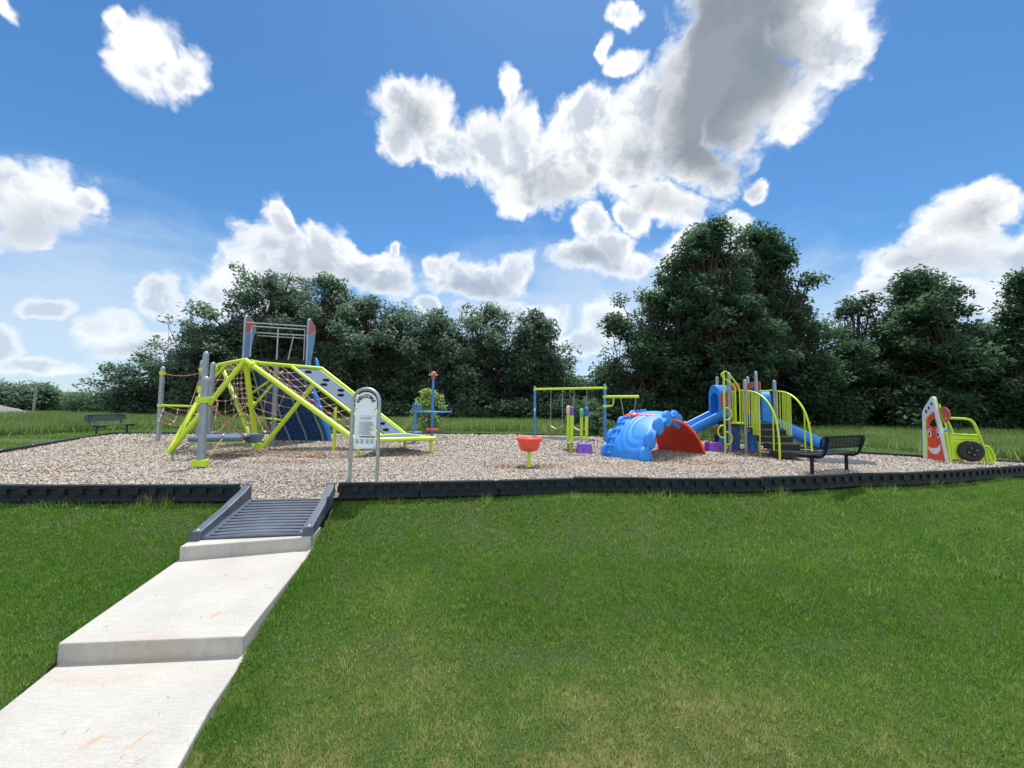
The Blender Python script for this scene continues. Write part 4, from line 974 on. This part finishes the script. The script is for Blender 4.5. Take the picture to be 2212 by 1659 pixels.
part('leaf_panel', MB().prism([V3(7.22, 11.7, .05), V3(7.33, 11.7, .05), V3(7.30, 11.7, .5), V3(7.24, 11.7, .82), V3(7.20, 11.7, .5)], (0, .04, 0)), BLUE)
whl = part('spinning_wheel', MB().tube([V3(6.48, 12.05, .68), V3(6.48, 12.15, .68)], .17, 18), mat('olive_plastic', (.12, .10, .03), (.05, .05, .02), .5, 20))
part('wheel_hub', MB().tube([V3(6.48, 12.03, .68), V3(6.48, 12.05, .68)], .06, 12), BLACK, whl)

# ------------------------------------------------------------------ toy truck
BR = V3(11.49, 10.23, 0); u_ = V3(.25, .968, 0).normalized(); v_ = V3(.968, -.25, 0).normalized()
tk = thing('toy_truck', 'lime climb-in toy truck with a white and red smiling front and a black wheel', 'play truck', BR)
def TP(a, b, z): return BR + u_*a + v_*(b*.80) + V3(0, 0, z)      # a along the front panel, b towards the tail
FWd = .82
outer = [(0, -.02), (.10, .3), (.34, 1.32), (.385, 1.66), (.42, 1.74), (.46, 1.75), (.72, 1.42), (.80, 1.22), (.84, 0), (.76, 0), (.73, 1.05), (.68, 1.13), (.40, 1.36), (.36, 1.36), (.11, .0)]
outer = [(0.0, 0), (.355, 1.69), (.40, 1.76), (.45, 1.76), (.74, 1.42), (.80, 1.30), (.84, 0), (.765, 0), (.74, 1.10), (.67, 1.19), (.46, 1.34), (.375, 1.36), (.075, 0)]
fp = MB().prism([TP(a, 0, z) for a, z in outer], v_*.045).build('front_frame', WHITE, tk)
MB().prism([TP(a*1.0+.0, .047, z) for a, z in outer[:7]+outer[7:]], v_*.03).build('frame_backing', LIME, tk)
face = [(.11, .03), (.76, .05), (.745, .86), (.70, .98), (.63, .93), (.50, .86), (.44, .93), (.36, .84), (.30, .84), (.26, .80)]
fc = MB().prism([TP(a, .062, z) for a, z in face], v_*.03).build('red_face', RED, tk)
MB().prism([TP(a, .082, z) for a, z in ((.70, .86), (.76, .86), (.73, 1.12), (.62, 1.25), (.46, 1.38), (.40, 1.36), (.45, 1.20), (.60, 1.10), (.69, 1.02))], v_*.028).build('red_window_frame', RED, tk)
for a in (.34, .63):
    e_ = MB(); R = Matrix((u_, V3(0, 0, 1), -v_)).transposed()
    e_.ball(TP(a, .054, .72), (.058, .098, .012), 16, R=R); eo = e_.build('eye', WHITE, fc)
    MB().ball(TP(a-.005, .040, .72), (.030, .055, .010), 14, R=R).build('pupil', BLACK, eo)
    MB().tube([TP(a+.06, .05, .82), TP(a, .05, .86), TP(a-.07, .05, .855 if a < .4 else .84)], .012, 6).build('brow', WHITE, eo)
MB().prism([TP(a+.045, .048, z) for a, z in ((.24, .46), (.25, .30), (.34, .20), (.45, .17), (.56, .20), (.64, .29), (.66, .36), (.55, .335), (.44, .335), (.33, .37))], v_*.01).build('smile', WHITE, fc)
for a, z in ((.44, 1.56), (.54, 1.45), (.64, 1.35)):
    R = Matrix((u_, V3(0, 0, 1), -v_)).transposed()
    lo_ = MB().ball(TP(a, -.004, z), (.045, .068, .012), 16, R=R).build('roof_lamp', GREYP, fp); MB().ball(TP(a, -.014, z), (.026, .040, .008), 12, R=R).build('lamp_lens', BLACK, lo_)
rd = MB().tube([TP(.20, .10, 1.26), TP(.20, .13, 1.26)], .21, 24).build('red_disc', REDP, tk)
MB().prism([TP(.29, .09, 1.45), TP(.18, .09, 1.05), TP(.12, .09, .9), TP(.32, .09, 1.55)], v_*.04).build('front_post', LIME, tk)
def tl(name, pts, r=.026, sm=0): return MB().tube(smoothpts(pts, sm) if sm else pts, r, 8).build(name, LIME, tk)
LEN = .94
for a, near in ((-.02, 1), (.78, 0)):
    tl('side_rail', [TP(a, .06, .0), TP(a+.10 if near else a-.05, .06, .8)], .028)
    roof = [TP(a+.16 if near else a-.02, .1, 1.17), TP(a+.05 if near else a, .56, 1.17), TP(a, .70, 1.10), TP(a, .80, .80), TP(a, .93, .42), TP(a, LEN+.06, .0)]
    tl('roof_rail', roof, .032, 2)
    tl('sill_rail', [TP(a, .10, .76), TP(a, .81, .74)], .026)
    bp_ = MB().prism([TP(a, .09, .10), TP(a, .95, .10), TP(a, .84, .70), TP(a, .09, .73)], u_*.02).build('body_panel', LIME, tk)
    for z in (.64, .54): MB().tube([TP(a-.004, .14, z), TP(a-.004, .80, z)], .012, 5).build('panel_rib', LIME, bp_)
    MB().lathe([(0, .015), (.06, .012), (.065, 0)], TP(a, LEN+.07, 0), 10).build('foot_plate', LIME, tk)
tl('cross_bar', [TP(.0, .56, 1.17), TP(.76, .56, 1.17)]); tl('cross_bar', [TP(.74, .35, 1.12), TP(.74, .42, .9), TP(.74, .42, .72)], .028, 1)
wc_ = TP(-.07, .54, .33); 
wl_ = MB().tube([wc_-u_*.06, wc_-u_*.04, wc_+u_*.03, wc_+u_*.04], [.235, .265, .265, .235], 32).build('wheel', RUBBER, tk)
MB().tube([wc_-u_*.072, wc_-u_*.055], .13, 24).build('wheel_hub', BLACK, wl_)
for k in range(4):
    a = k*math.pi/2+.3; MB().ball(wc_-u_*.075 + v_*(.09*math.cos(a))+V3(0, 0, .09*math.sin(a)), .014, 6).build('wheel_bolt', CONN, wl_)
MB().tube([wc_-u_*.058+v_*(.20*math.cos(t))+V3(0, 0, .20*math.sin(t)) for t in np.linspace(0, 2*math.pi, 25)[:-1]], .012, 5, closed=True).build('tyre_ridge', RUBBER, wl_)
tl('rear_bumper', [TP(-.02, .93, .47), TP(-.06, 1.05, .45), TP(-.06, 1.18, .10), TP(-.04, 1.06, .06)], .026, 2)
MB().prism([TP(-.05, .97, .42), TP(-.05, 1.06, .41), TP(-.05, 1.15, .12), TP(-.05, 1.03, .10)], u_*.02).build('bumper_panel', LIME, tk)
MB().ball(TP(.36, .24, .80), (.10, .10, .10), 14).build('steering_wheel', PANELB, tk)

# ------------------------------------------------------------------ foliage
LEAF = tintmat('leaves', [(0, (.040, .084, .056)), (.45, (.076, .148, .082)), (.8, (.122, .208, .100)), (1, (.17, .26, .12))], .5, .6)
LEAFL = tintmat('leaves_hazed', [(0, (.080, .130, .102)), (.45, (.128, .205, .138)), (.8, (.18, .265, .16)), (1, (.23, .31, .18))], .5, .55)  # lighter, greyer leaf colour standing in for haze over the left trees
LEAFY = tintmat('young_leaves', [(0, (.16, .29, .07)), (1, (.40, .55, .18))], .45, .5)
def leafcloud(C, n_per, sig, ls, tint, seed, asp=.5, droop=.15):
    rg = np.random.default_rng(seed); k = len(C); n = k*n_per
    c = np.repeat(C, n_per, 0); s = np.repeat(sig, n_per) if np.ndim(sig) else np.full(n, sig)
    o = rg.normal(0, 1, (n, 3)); o /= np.maximum(1, np.linalg.norm(o, axis=1, keepdims=True)/1.9)
    p = c + o*s[:, None]*np.array([1, 1, .62]); p[:, 2] -= droop*(o[:, 0]**2+o[:, 1]**2)*s*.5
    a = rg.uniform(0, 2*np.pi, n); ti = rg.normal(0, .55, n); rl = rg.normal(0, .6, n)
    L_ = ls*rg.uniform(.6, 1.3, n); W_ = L_*asp
    d = np.stack([np.cos(a)*np.cos(ti), np.sin(a)*np.cos(ti), np.sin(ti)], 1)
    e = np.stack([-np.sin(a)*np.cos(rl), np.cos(a)*np.cos(rl), np.sin(rl)], 1)
    V = np.stack([p-d*L_[:, None], p-d*L_[:, None]*.1-e*W_[:, None], p+d*L_[:, None], p+d*L_[:, None]*.1+e*W_[:, None]], 1)
    t = np.clip(np.repeat(tint, n_per) + rg.normal(0, .16, n) + o[:, 2]*.06, 0, 1)
    return V, t
def make_tree(label, base, H, R, seed, n_cl=420, per=46, ls=.15, shape='round', lobes=None, bare=.18, sig=.42, name='tree', cat='tree', group='trees along the back of the meadow', leafm=None, leanx=0., nlobe=46):
    rg = np.random.default_rng(seed); base = Vector(base); base.z = float(TZ(base.x, base.y))-.05
    root = thing(name, label, cat, base, group)
    if lobes is None:
        lobes = []; nl_ = int(nlobe)
        for i in range(nl_):
            hh = (i+.5)/nl_; h = bare + (1-bare)*hh
            env = {'round': math.sin(math.pi*min(1, hh*.78+.18))**.7, 'tall': 1-.60*hh**2.0, 'cone': 1.02-.85*hh, 'spread': .55+.5*math.sin(math.pi*hh*.9)}[shape]
            a = i*2.4+rg.uniform(-.8, .8); rr = R*env*rg.uniform(.15, 1.0)**.6; lr = min(R*rg.uniform(.13, .30)*(1-.45*hh), 1.6)
            rr = max(0, rr-lr*.6); lobes.append((math.cos(a)*rr + leanx*hh*R, math.sin(a)*rr, min(h*H, H-lr*.6), lr, lr*rg.uniform(.7, 1.15)))
        lobes.append((leanx*R*.8, 0, H-R*.1, R*.07, R*.13)); lobes.append((leanx*R*.8+R*.05, 0, H*.95-R*.14, R*.13, R*.16)); lobes.append((R*rg.uniform(-.4, .4), 0, H*.92-R*.15, R*.12, R*.2)); lobes.append((0, 0, H*.55, R*.4, H*.16))
    lobes = np.array(lobes); wts = lobes[:, 3]**2; wts /= wts.sum()
    idx = rg.choice(len(lobes), n_cl, p=wts); dv = rg.normal(0, 1, (n_cl, 3)); dv /= np.linalg.norm(dv, axis=1, keepdims=True)
    rr = rg.uniform(.5, 1.12, n_cl)[:, None]; lb = lobes[idx]
    C = lb[:, :3] + dv*rr*np.stack([lb[:, 3], lb[:, 3], lb[:, 4]], 1); C[:, 2] = np.clip(C[:, 2], H*.04+.3, H)
    # drop clumps in a few hollow pockets so the sky shows through
    for _ in range(14):
        pc = lobes[rg.integers(len(lobes)), :3] + rg.normal(0, R*.25, 3); C = C[np.linalg.norm((C-pc)*[1, .5, 1], axis=1) > R*.13]
    tl_ = rg.random(len(lobes)); tnt = .10+.62*tl_[idx[:len(C)] % len(lobes)] + rg.normal(0, .08, len(C))
    V, t = leafcloud(C + np.array(base), per, sig*rg.uniform(.7, 1.25, len(C)), ls, tnt, seed+1)
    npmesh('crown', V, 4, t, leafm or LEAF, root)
    mb = MB(); r0 = .018*H+.05
    trk = [base+V3(leanx*R*.4*s**2+math.sin(s*5+seed)*.06*H*.1, math.cos(s*4+seed)*.01*H, H*s*.86-.2*(s == 0)) for s in np.linspace(0, 1, 9)]
    mb.tube(trk, [r0*(1-.85*s) for s in np.linspace(0, 1, 9)], 8)
    for i, lb1 in enumerate(lobes):
        s = min(.8, max(.12, lb1[2]/H*.62)); k = s*8; a = trk[int(k)].lerp(trk[min(8, int(k)+1)], k-int(k)); b = base+V3(*lb1[:3])
        md_ = lerp(a, b, .5)+V3(0, 0, -.05*H*rg.uniform(0, 1)); mb.tube([a, lerp(a, md_, .5), md_, b], [r0*.42*(1-s*.6), r0*.34*(1-s*.6), r0*.25*(1-s*.6), r0*.1], 5)
        near = np.where(idx[:len(C)] == i)[0][:7]
        for q in near:
            c = base+V3(*C[q]); mb.tube([lerp(md_, b, .6), lerp(lerp(md_, b, .8), c, .5)+V3(0, 0, -.08), c], [r0*.13, r0*.09, r0*.04], 4)
    mb.build('trunk', BARK, root)
    return root
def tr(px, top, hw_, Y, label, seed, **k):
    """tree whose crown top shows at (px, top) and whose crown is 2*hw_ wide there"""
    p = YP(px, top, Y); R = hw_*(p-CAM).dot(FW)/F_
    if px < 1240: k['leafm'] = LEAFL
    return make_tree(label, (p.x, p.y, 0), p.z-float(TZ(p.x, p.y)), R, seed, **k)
tr(590, 590, 125, 37, 'tallest tree of the left group, spreading crown behind the lookout deck', 11, n_cl=620, per=48, ls=.19, shape='spread', sig=.5)
tr(705, 600, 105, 37.5, 'tall full tree just right of the lookout deck', 12, n_cl=520, ls=.19, shape='round', sig=.5)
tr(420, 692, 105, 35, 'loose open tree with sky gaps above the grey posts on the left', 13, n_cl=300, per=40, ls=.17, shape='spread', sig=.42, bare=.12)
tr(300, 792, 75, 34, 'low drooping tree reaching left over the far border', 14, n_cl=200, per=40, ls=.16, shape='spread', sig=.4, bare=.1)
tr(505, 700, 80, 36, 'mid height tree directly behind the lime frame top', 15, n_cl=320, ls=.18)
tr(790, 645, 100, 37, 'leafy tree above the white welcome sign', 16, n_cl=460, ls=.19, sig=.5)
tr(865, 660, 95, 38, 'bushy tree left of the rope spinner pole', 17, n_cl=420, ls=.19, sig=.5)
tr(945, 668, 80, 38, 'narrow tree above the red capped spinner pole', 18, n_cl=320, ls=.19, sig=.5)
tr(1040, 660, 108, 38, 'rounded tree midway between the spinner pole and the swings', 19, n_cl=520, ls=.19, sig=.5)
tr(1160, 672, 92, 38, 'last tree of the left group beside the bright gap over the swings', 20, n_cl=420, ls=.19, shape='round', sig=.48)
tr(1530, 484, 150, 25.5, 'tallest tree on the right, dark and broad behind the slide tower', 31, n_cl=1000, per=52, ls=.15, shape='tall', sig=.33, bare=.16, nlobe=85)
tr(1650, 498, 125, 26.5, 'tall dark tree touching the tallest right tree, with a bare twig on its edge', 32, n_cl=760, per=50, ls=.15, shape='tall', sig=.36, nlobe=70)
tr(1415, 628, 122, 26, 'wide tree with feathery edge left of the slide tower', 33, n_cl=760, per=48, ls=.13, shape='spread', sig=.36, bare=.05)
tr(1755, 690, 95, 28, 'mid height tree filling the dip right of the tallest right tree', 34, n_cl=300, ls=.15)
tr(1850, 640, 75, 28.5, 'slim upright tree above the near bench', 35, n_cl=260, per=40, ls=.15, shape='tall')
tr(1975, 598, 140, 27, 'large dark tree behind the toy truck', 36, n_cl=800, per=50, ls=.15, shape='tall', sig=.38, bare=.12, nlobe=70)
tr(2105, 700, 95, 27, 'mid height tree right of the one behind the toy truck', 37, n_cl=300, ls=.15)
tr(2215, 585, 105, 24, 'tall tree cut off by the right edge of the photo', 38, n_cl=460, per=48, ls=.14, shape='cone', sig=.4, bare=.1)
tr(30, 826, 70, 60, 'distant tree at the far left edge behind the grey roof', 41, n_cl=260, ls=.26, sig=.7, shape='spread', bare=.05)
tr(100, 830, 34, 62, 'small distant layered tree right of the utility pole', 42, n_cl=130, ls=.26, sig=.6, bare=.1)
tr(245, 843, 62, 50, 'low distant tree left of the loose open tree', 43, n_cl=240, ls=.22, sig=.6, shape='spread', bare=.02)
tr(345, 838, 60, 47, 'low rounded tree behind the leftmost grey post', 44, n_cl=240, ls=.2, sig=.55, bare=.02)
# undergrowth: continuous thicket along the tree line
def thicket():
    rg = np.random.default_rng(77); C = []; T_ = []
    for (x0, x1, t0, t1, Y0, n) in ((150, 420, 868, 862, 44, 260), (400, 620, 800, 740, 39, 700), (600, 960, 735, 760, 39.5, 1300), (960, 1235, 780, 790, 40, 950), (1225, 1310, 825, 832, 36, 260), (1290, 1480, 800, 800, 28.5, 420), (1480, 1760, 780, 790, 30, 520), (1740, 1900, 800, 790, 31, 220), (1880, 2260, 760, 740, 28.5, 800), (470, 1240, 880, 876, 34.5, 700), (1240, 1500, 880, 880, 25.5, 300), (1960, 2260, 860, 850, 25.5, 380), (-120, 160, 872, 868, 62, 200), (1500, 1850, 850, 850, 27, 260), (-200, 400, 876, 872, 90, 220), (1240, 1500, 840, 838, 60, 120)):
        n = int(n*(.62 if t0 < 835 else .9)); u = rg.random(n); px = x0+(x1-x0)*u; tp = t0+(t1-t0)*u + (noise2(px, px*0, 35, 4)-.5)*70
        Y_ = Y0+rg.uniform(-1.2, 1.5, n); hor = 879.7+(px-1106)*.014
        zt = 1.3+(hor-tp)*Y_/833; x = (px-1106)/833*Y_
        z = -.1+(zt+.1)*rg.beta(1.3, .9, n)
        C.append(np.stack([x, Y_, z], 1)); T_.append(np.clip(-.1+1.0*noise2(px, tp, 26, 3)+.15*rg.random(n), 0, 1))
    C = np.concatenate(C); T_ = np.concatenate(T_)
    V, t = leafcloud(C, 42, .55, .17, T_, 5)
    npmesh('undergrowth', V, 4, t, LEAF, kind='stuff', label='dark leafy thicket under and between the trees')
thicket()
# young bush behind the rope spinner
def bush(px, top, by, Y, hw_, lab, m, seed, n_cl=60, ls=.07, name='young_bush'):
    p = YP(px, top, Y); R = hw_*Y/F_; H = p.z+.08; base = V3(p.x, Y, 0); base.z = float(TZ(p.x, Y))
    root = thing(name, lab, 'bush', base); rg = np.random.default_rng(seed)
    h = rg.uniform(.08, 1, n_cl); a = rg.uniform(0, 6.28, n_cl); rr = R*np.sin(np.pi*np.clip(h*.8+.12, 0, 1))**.8*rg.uniform(.2, 1, n_cl)
    C = np.stack([np.cos(a)*rr, np.sin(a)*rr, h*H], 1)+np.array(base)
    V, t = leafcloud(C, 30, .13, ls, rg.uniform(.1, .9, n_cl), seed, .6); npmesh('foliage', V, 4, t, m, root)
    mb = MB()
    for i in range(0, n_cl, 4): mb.tube([base, lerp(base, V3(*C[i]), .5)+V3(0, 0, .1), V3(*C[i])], [.02, .014, .006], 4)
    mb.build('stems', BARK, root)
bush(932, 841, 923, 20.0, 40, 'bright green young bush behind the rope spinner', LEAFY, 3, 90)
bush(1290, 893, 945, 20.5, 34, 'dark low bush beside the right swing post', LEAF, 4, 50)

# ------------------------------------------------------------------ grass
def tris(x, y, z, h, wd_, lean, tint, rg, name, m, label, bend=False):
    n = len(x); a = rg.uniform(0, 2*np.pi, n); la = rg.uniform(0, 2*np.pi, n); ln = lean*np.abs(rg.normal(0, 1, n))
    p = np.stack([x, y, z], 1); e = np.stack([np.cos(a), np.sin(a), a*0], 1)*(wd_[:, None])
    up = np.stack([np.cos(la)*ln*h, np.sin(la)*ln*h, h*np.sqrt(np.clip(1-ln**2*.5, .15, 1))], 1)
    V = np.stack([p-e, p+e, p+up], 1)
    return npmesh(name, V, 3, tint, m, kind='stuff', label=label)
TURF = tintmat('turf', [(0, (.056, .160, .020)), (.35, (.130, .300, .038)), (.6, (.215, .365, .062)), (.8, (.42, .42, .15)), (1, (.62, .56, .32))], .5, .6)
def lawn():
    rg = np.random.default_rng(21); X_ = []; 
    for (n, y0, y1, x0, x1, h, wd_) in ((420000, 1.2, 3.3, -5.2, 5.2, .040, .0032), (420000, 3.3, 5.3, -8, 8, .042, .0042), (420000, 5.3, 8.2, -12, 12, .045, .0058), (180000, 8.2, 11, 6, 17, .04, .006), (60000, 5, 13, -22, -10.5, .05, .01), (90000, 14, 24, -26, 9, .06, .014), (50000, 9, 22, 9, 24, .06, .012)):
        x = rg.uniform(x0, x1, n); y = rg.uniform(y0, y1, n)
        onm = (y > yf(x)-.06) & (y < yb(x)+.05) & (x > -15.9) & (x < 13.7)
        onp = (x > xl(y)-.01) & (x < xr(y)+.01) & (y < 6.4)
        rampz = (y > 5.1) & (y < 6.4) & (x > -4.3) & (x < -2.7)
        k = ~onm & ~onp & ~rampz & (np.abs(x) < 1.45*y+.6)
        if y1 < 12: k &= (y < frontline(x)+.1)
        x = x[k]; y = y[k]; X_.append(np.stack([x, y, np.full(len(x), h), np.full(len(x), wd_)], 1))
    P = np.concatenate(X_); x, y, h, wd_ = P.T; n = len(x)
    dry = np.clip((4.1-y)*.33, 0, .62)*np.clip(1.25-np.abs(x+.1)/4.2, 0, 1)*(.55+.9*noise2(x, y, .7, 51)) + np.clip(1-np.hypot((x+1.3)/1.0, (y-4.3)/1.0), 0, 1)*.16
    big = noise2(x, y, 1.1, 31); mid = noise2(x, y, .28, 32); fine = noise2(x, y, .07, 33)
    t = .30 + (big-.5)*.22 + (mid-.5)*.18 + (fine-.5)*.32 + dry*(.35+.9*mid) + rg.normal(0, .19, n)
    t = np.where(rg.random(n) < .03+dry*.25, rg.uniform(.7, 1, n), t)
    hh = h*rg.uniform(.5, 1.3, n)*np.clip(.4+1.1*mid, .75, 1.4)*(.5+1.0*fine)
    return tris(x, y, TZ(x, y)-.004, hh, wd_*rg.uniform(.6, 1.4, n), .62, np.clip(t, 0, 1), rg, 'lawn_grass', TURF, 'short mown green grass with dry tan patches')
lawn()
def tufts():
    rg = np.random.default_rng(22); P = []
    def add(cx, cy, n, r, h, wd_, t): P.append(np.stack([rg.normal(cx, r, n), rg.normal(cy, r, n), np.full(n, h)*rg.uniform(.4, 1.2, n), np.full(n, wd_), np.clip(rg.normal(t, .12, n), 0, 1)], 1))
    for x in np.arange(-9, 13, .16):
        if -4.4 < x < -2.7: continue
        yy = float(frontline(x))-.10-abs(rg.normal(0, .05)); s = rg.random()
        add(x+rg.uniform(-.08, .08), yy, int(14+40*s*s), .06, .07+.15*s**3, .005, .45+.2*rg.random())
    for _ in range(220):      # weeds on the upper right lawn
        x = rg.uniform(3, 12); y = float(frontline(x))-rg.uniform(.2, 2.8)
        add(x, y, rg.integers(8, 30), .07, rg.uniform(.08, .17), .005, .50+.15*rg.random())
    for _ in range(60): x = rg.uniform(-2.6, 4); y = rg.uniform(2.2, 6.6); add(x, y, rg.integers(5, 16), .04, rg.uniform(.05, .10), .003, .6)
    for y in np.arange(1.8, 6.3, .07):   # ragged verges of the path
        for side in (0, 1):
            x = float(xr(y))+.06+abs(rg.normal(0, .07)) if side else float(xl(y))-.06-abs(rg.normal(0, .07))
            add(x, y, int(18+22*rg.random()), .045, .05+.035*rg.random(), .0035, .22+.12*rg.random())
    for _ in range(34): x = rg.uniform(-6.5, -4.3); y = rg.uniform(3.6, 6); add(x, y, 26, .09, .10, .004, .35)
    for _ in range(26): y = rg.uniform(2.6, 3.5); x = float(xr(y))+rg.uniform(.05, .35); add(x, y, 40, .07, .07, .0035, .2)
    P = np.concatenate(P); x, y, h, wd_, t = P.T
    k = ~((x > xl(y)+.02) & (x < xr(y)-.02) & (y < 6.3)); x, y, h, wd_, t = (q[k] for q in (x, y, h, wd_, t))
    k = y < frontline(x)-.02; x, y, h, wd_, t = (q[k] for q in (x, y, h, wd_, t))
    tris(x, y, TZ(x, y)-.004, h, wd_, .6, t, rg, 'grass_tufts', TURF, 'longer uncut grass tufts and weeds along borders and path')
tufts()
MEAD = tintmat('meadow', [(0, (.10, .165, .05)), (.5, (.19, .31, .085)), (.8, (.32, .41, .15)), (1, (.46, .44, .27))], .5, .6)
def meadow():
    rg = np.random.default_rng(23); P = []
    for (n, y0, y1, x0, x1, h) in ((150000, 21.0, 36, -40, 14, .50), (60000, 14, 24, -34, -19, .48), (80000, 19, 30, 8, 42, .52), (50000, 11.5, 20, 14.5, 30, .40), (40000, 34, 60, -75, -16, .6), (20000, 28, 60, 14, 60, .6)):
        x = rg.uniform(x0, x1, n); y = rg.uniform(y0, y1, n); edge = yb(np.clip(x, -15.8, 13.5))+3.2+noise2(x, y, 2, 8)*1.2
        k = (y > edge) | (x < -19.5) | (x > 16); x, y = x[k], y[k]
        P.append(np.stack([x, y, h*rg.uniform(.5, 1.2, len(x))*(.7+.6*noise2(x, y, 1.5, 12))], 1))
    P = np.concatenate(P); x, y, h = P.T; n = len(x)
    t = .45+(noise2(x, y, 1.8, 41)-.5)*.7+rg.normal(0, .15, n); t = np.where(rg.random(n) < .05, .95, t)
    tris(x, y, TZ(x, y), h, rg.uniform(.010, .022, n)*(1+y/40), .35, np.clip(t, 0, 1), rg, 'meadow_grass', MEAD, 'tall unmown meadow grass behind the playground')
meadow()

# ------------------------------------------------------------------ far left background
hb = G(-60, 897, -.1); 
hs_ = thing('far_house', 'low grey shingled roof of a house at the far left edge', 'house', V3(-59.8, 40, -.9))
q = V3(-59.8, 40, -.9)
MB().box(q+V3(0, 0, .5), (9, 7, 1.6)).build('wall', mat('house_wall', (.4, .38, .35)), hs_)
rf = MB(); rf.add([q+V3(-7, -4.5, .6), q+V3(6, -4.5, .6), q+V3(6, 4.5, .6), q+V3(-7, 4.5, .6), q+V3(-3, 0, 2.6), q+V3(2.5, 0, 2.6)], [(0, 1, 5, 4), (1, 2, 5), (2, 3, 4, 5), (3, 0, 4), (3, 2, 1, 0)])
rf.build('roof', mat('shingles', (.22, .22, .23), (.15, .15, .16), .9, 3, .4), hs_)
h2 = YP(140, 872, 120); hh_ = thing('distant_house', 'tiny distant house roof between the left trees', 'house', V3(h2.x, 120, -2))
MB().box((h2.x, 120, .5), (9, 6, 4)).build('wall', mat('pale_wall', (.5, .47, .45)), hh_)
MB().add([V3(h2.x-5.5, 116.5, 2.4), V3(h2.x+5.5, 116.5, 2.4), V3(h2.x+5.5, 123.5, 2.4), V3(h2.x-5.5, 123.5, 2.4), V3(h2.x-4, 120, 4.2), V3(h2.x+4, 120, 4.2)], [(0, 1, 5, 4), (1, 2, 5), (2, 3, 4, 5), (3, 0, 4)]).build('roof', mat('brown_shingles', (.28, .22, .2)), hh_)
pq = YP(72, 890, 50); up_ = thing('utility_pole', 'grey utility pole with a wire at the far left', 'utility pole', V3(pq.x, 50, 0))
MB().tube([V3(pq.x, 50, -.5), V3(pq.x+.05, 50, 3.2)], .12, 8).build('pole', mat('pole_wood', (.30, .28, .26)), up_)
MB().tube([V3(pq.x, 49.8, 2.5), V3(pq.x, 49.8, 3.0)], .25, 8).build('transformer', GREYP, up_)
MB().tube([V3(pq.x, 50, 2.95), V3(pq.x-14, 49, 2.75), V3(pq.x-30, 48, 3.0)], .02, 4).build('wire', BLACK, up_)
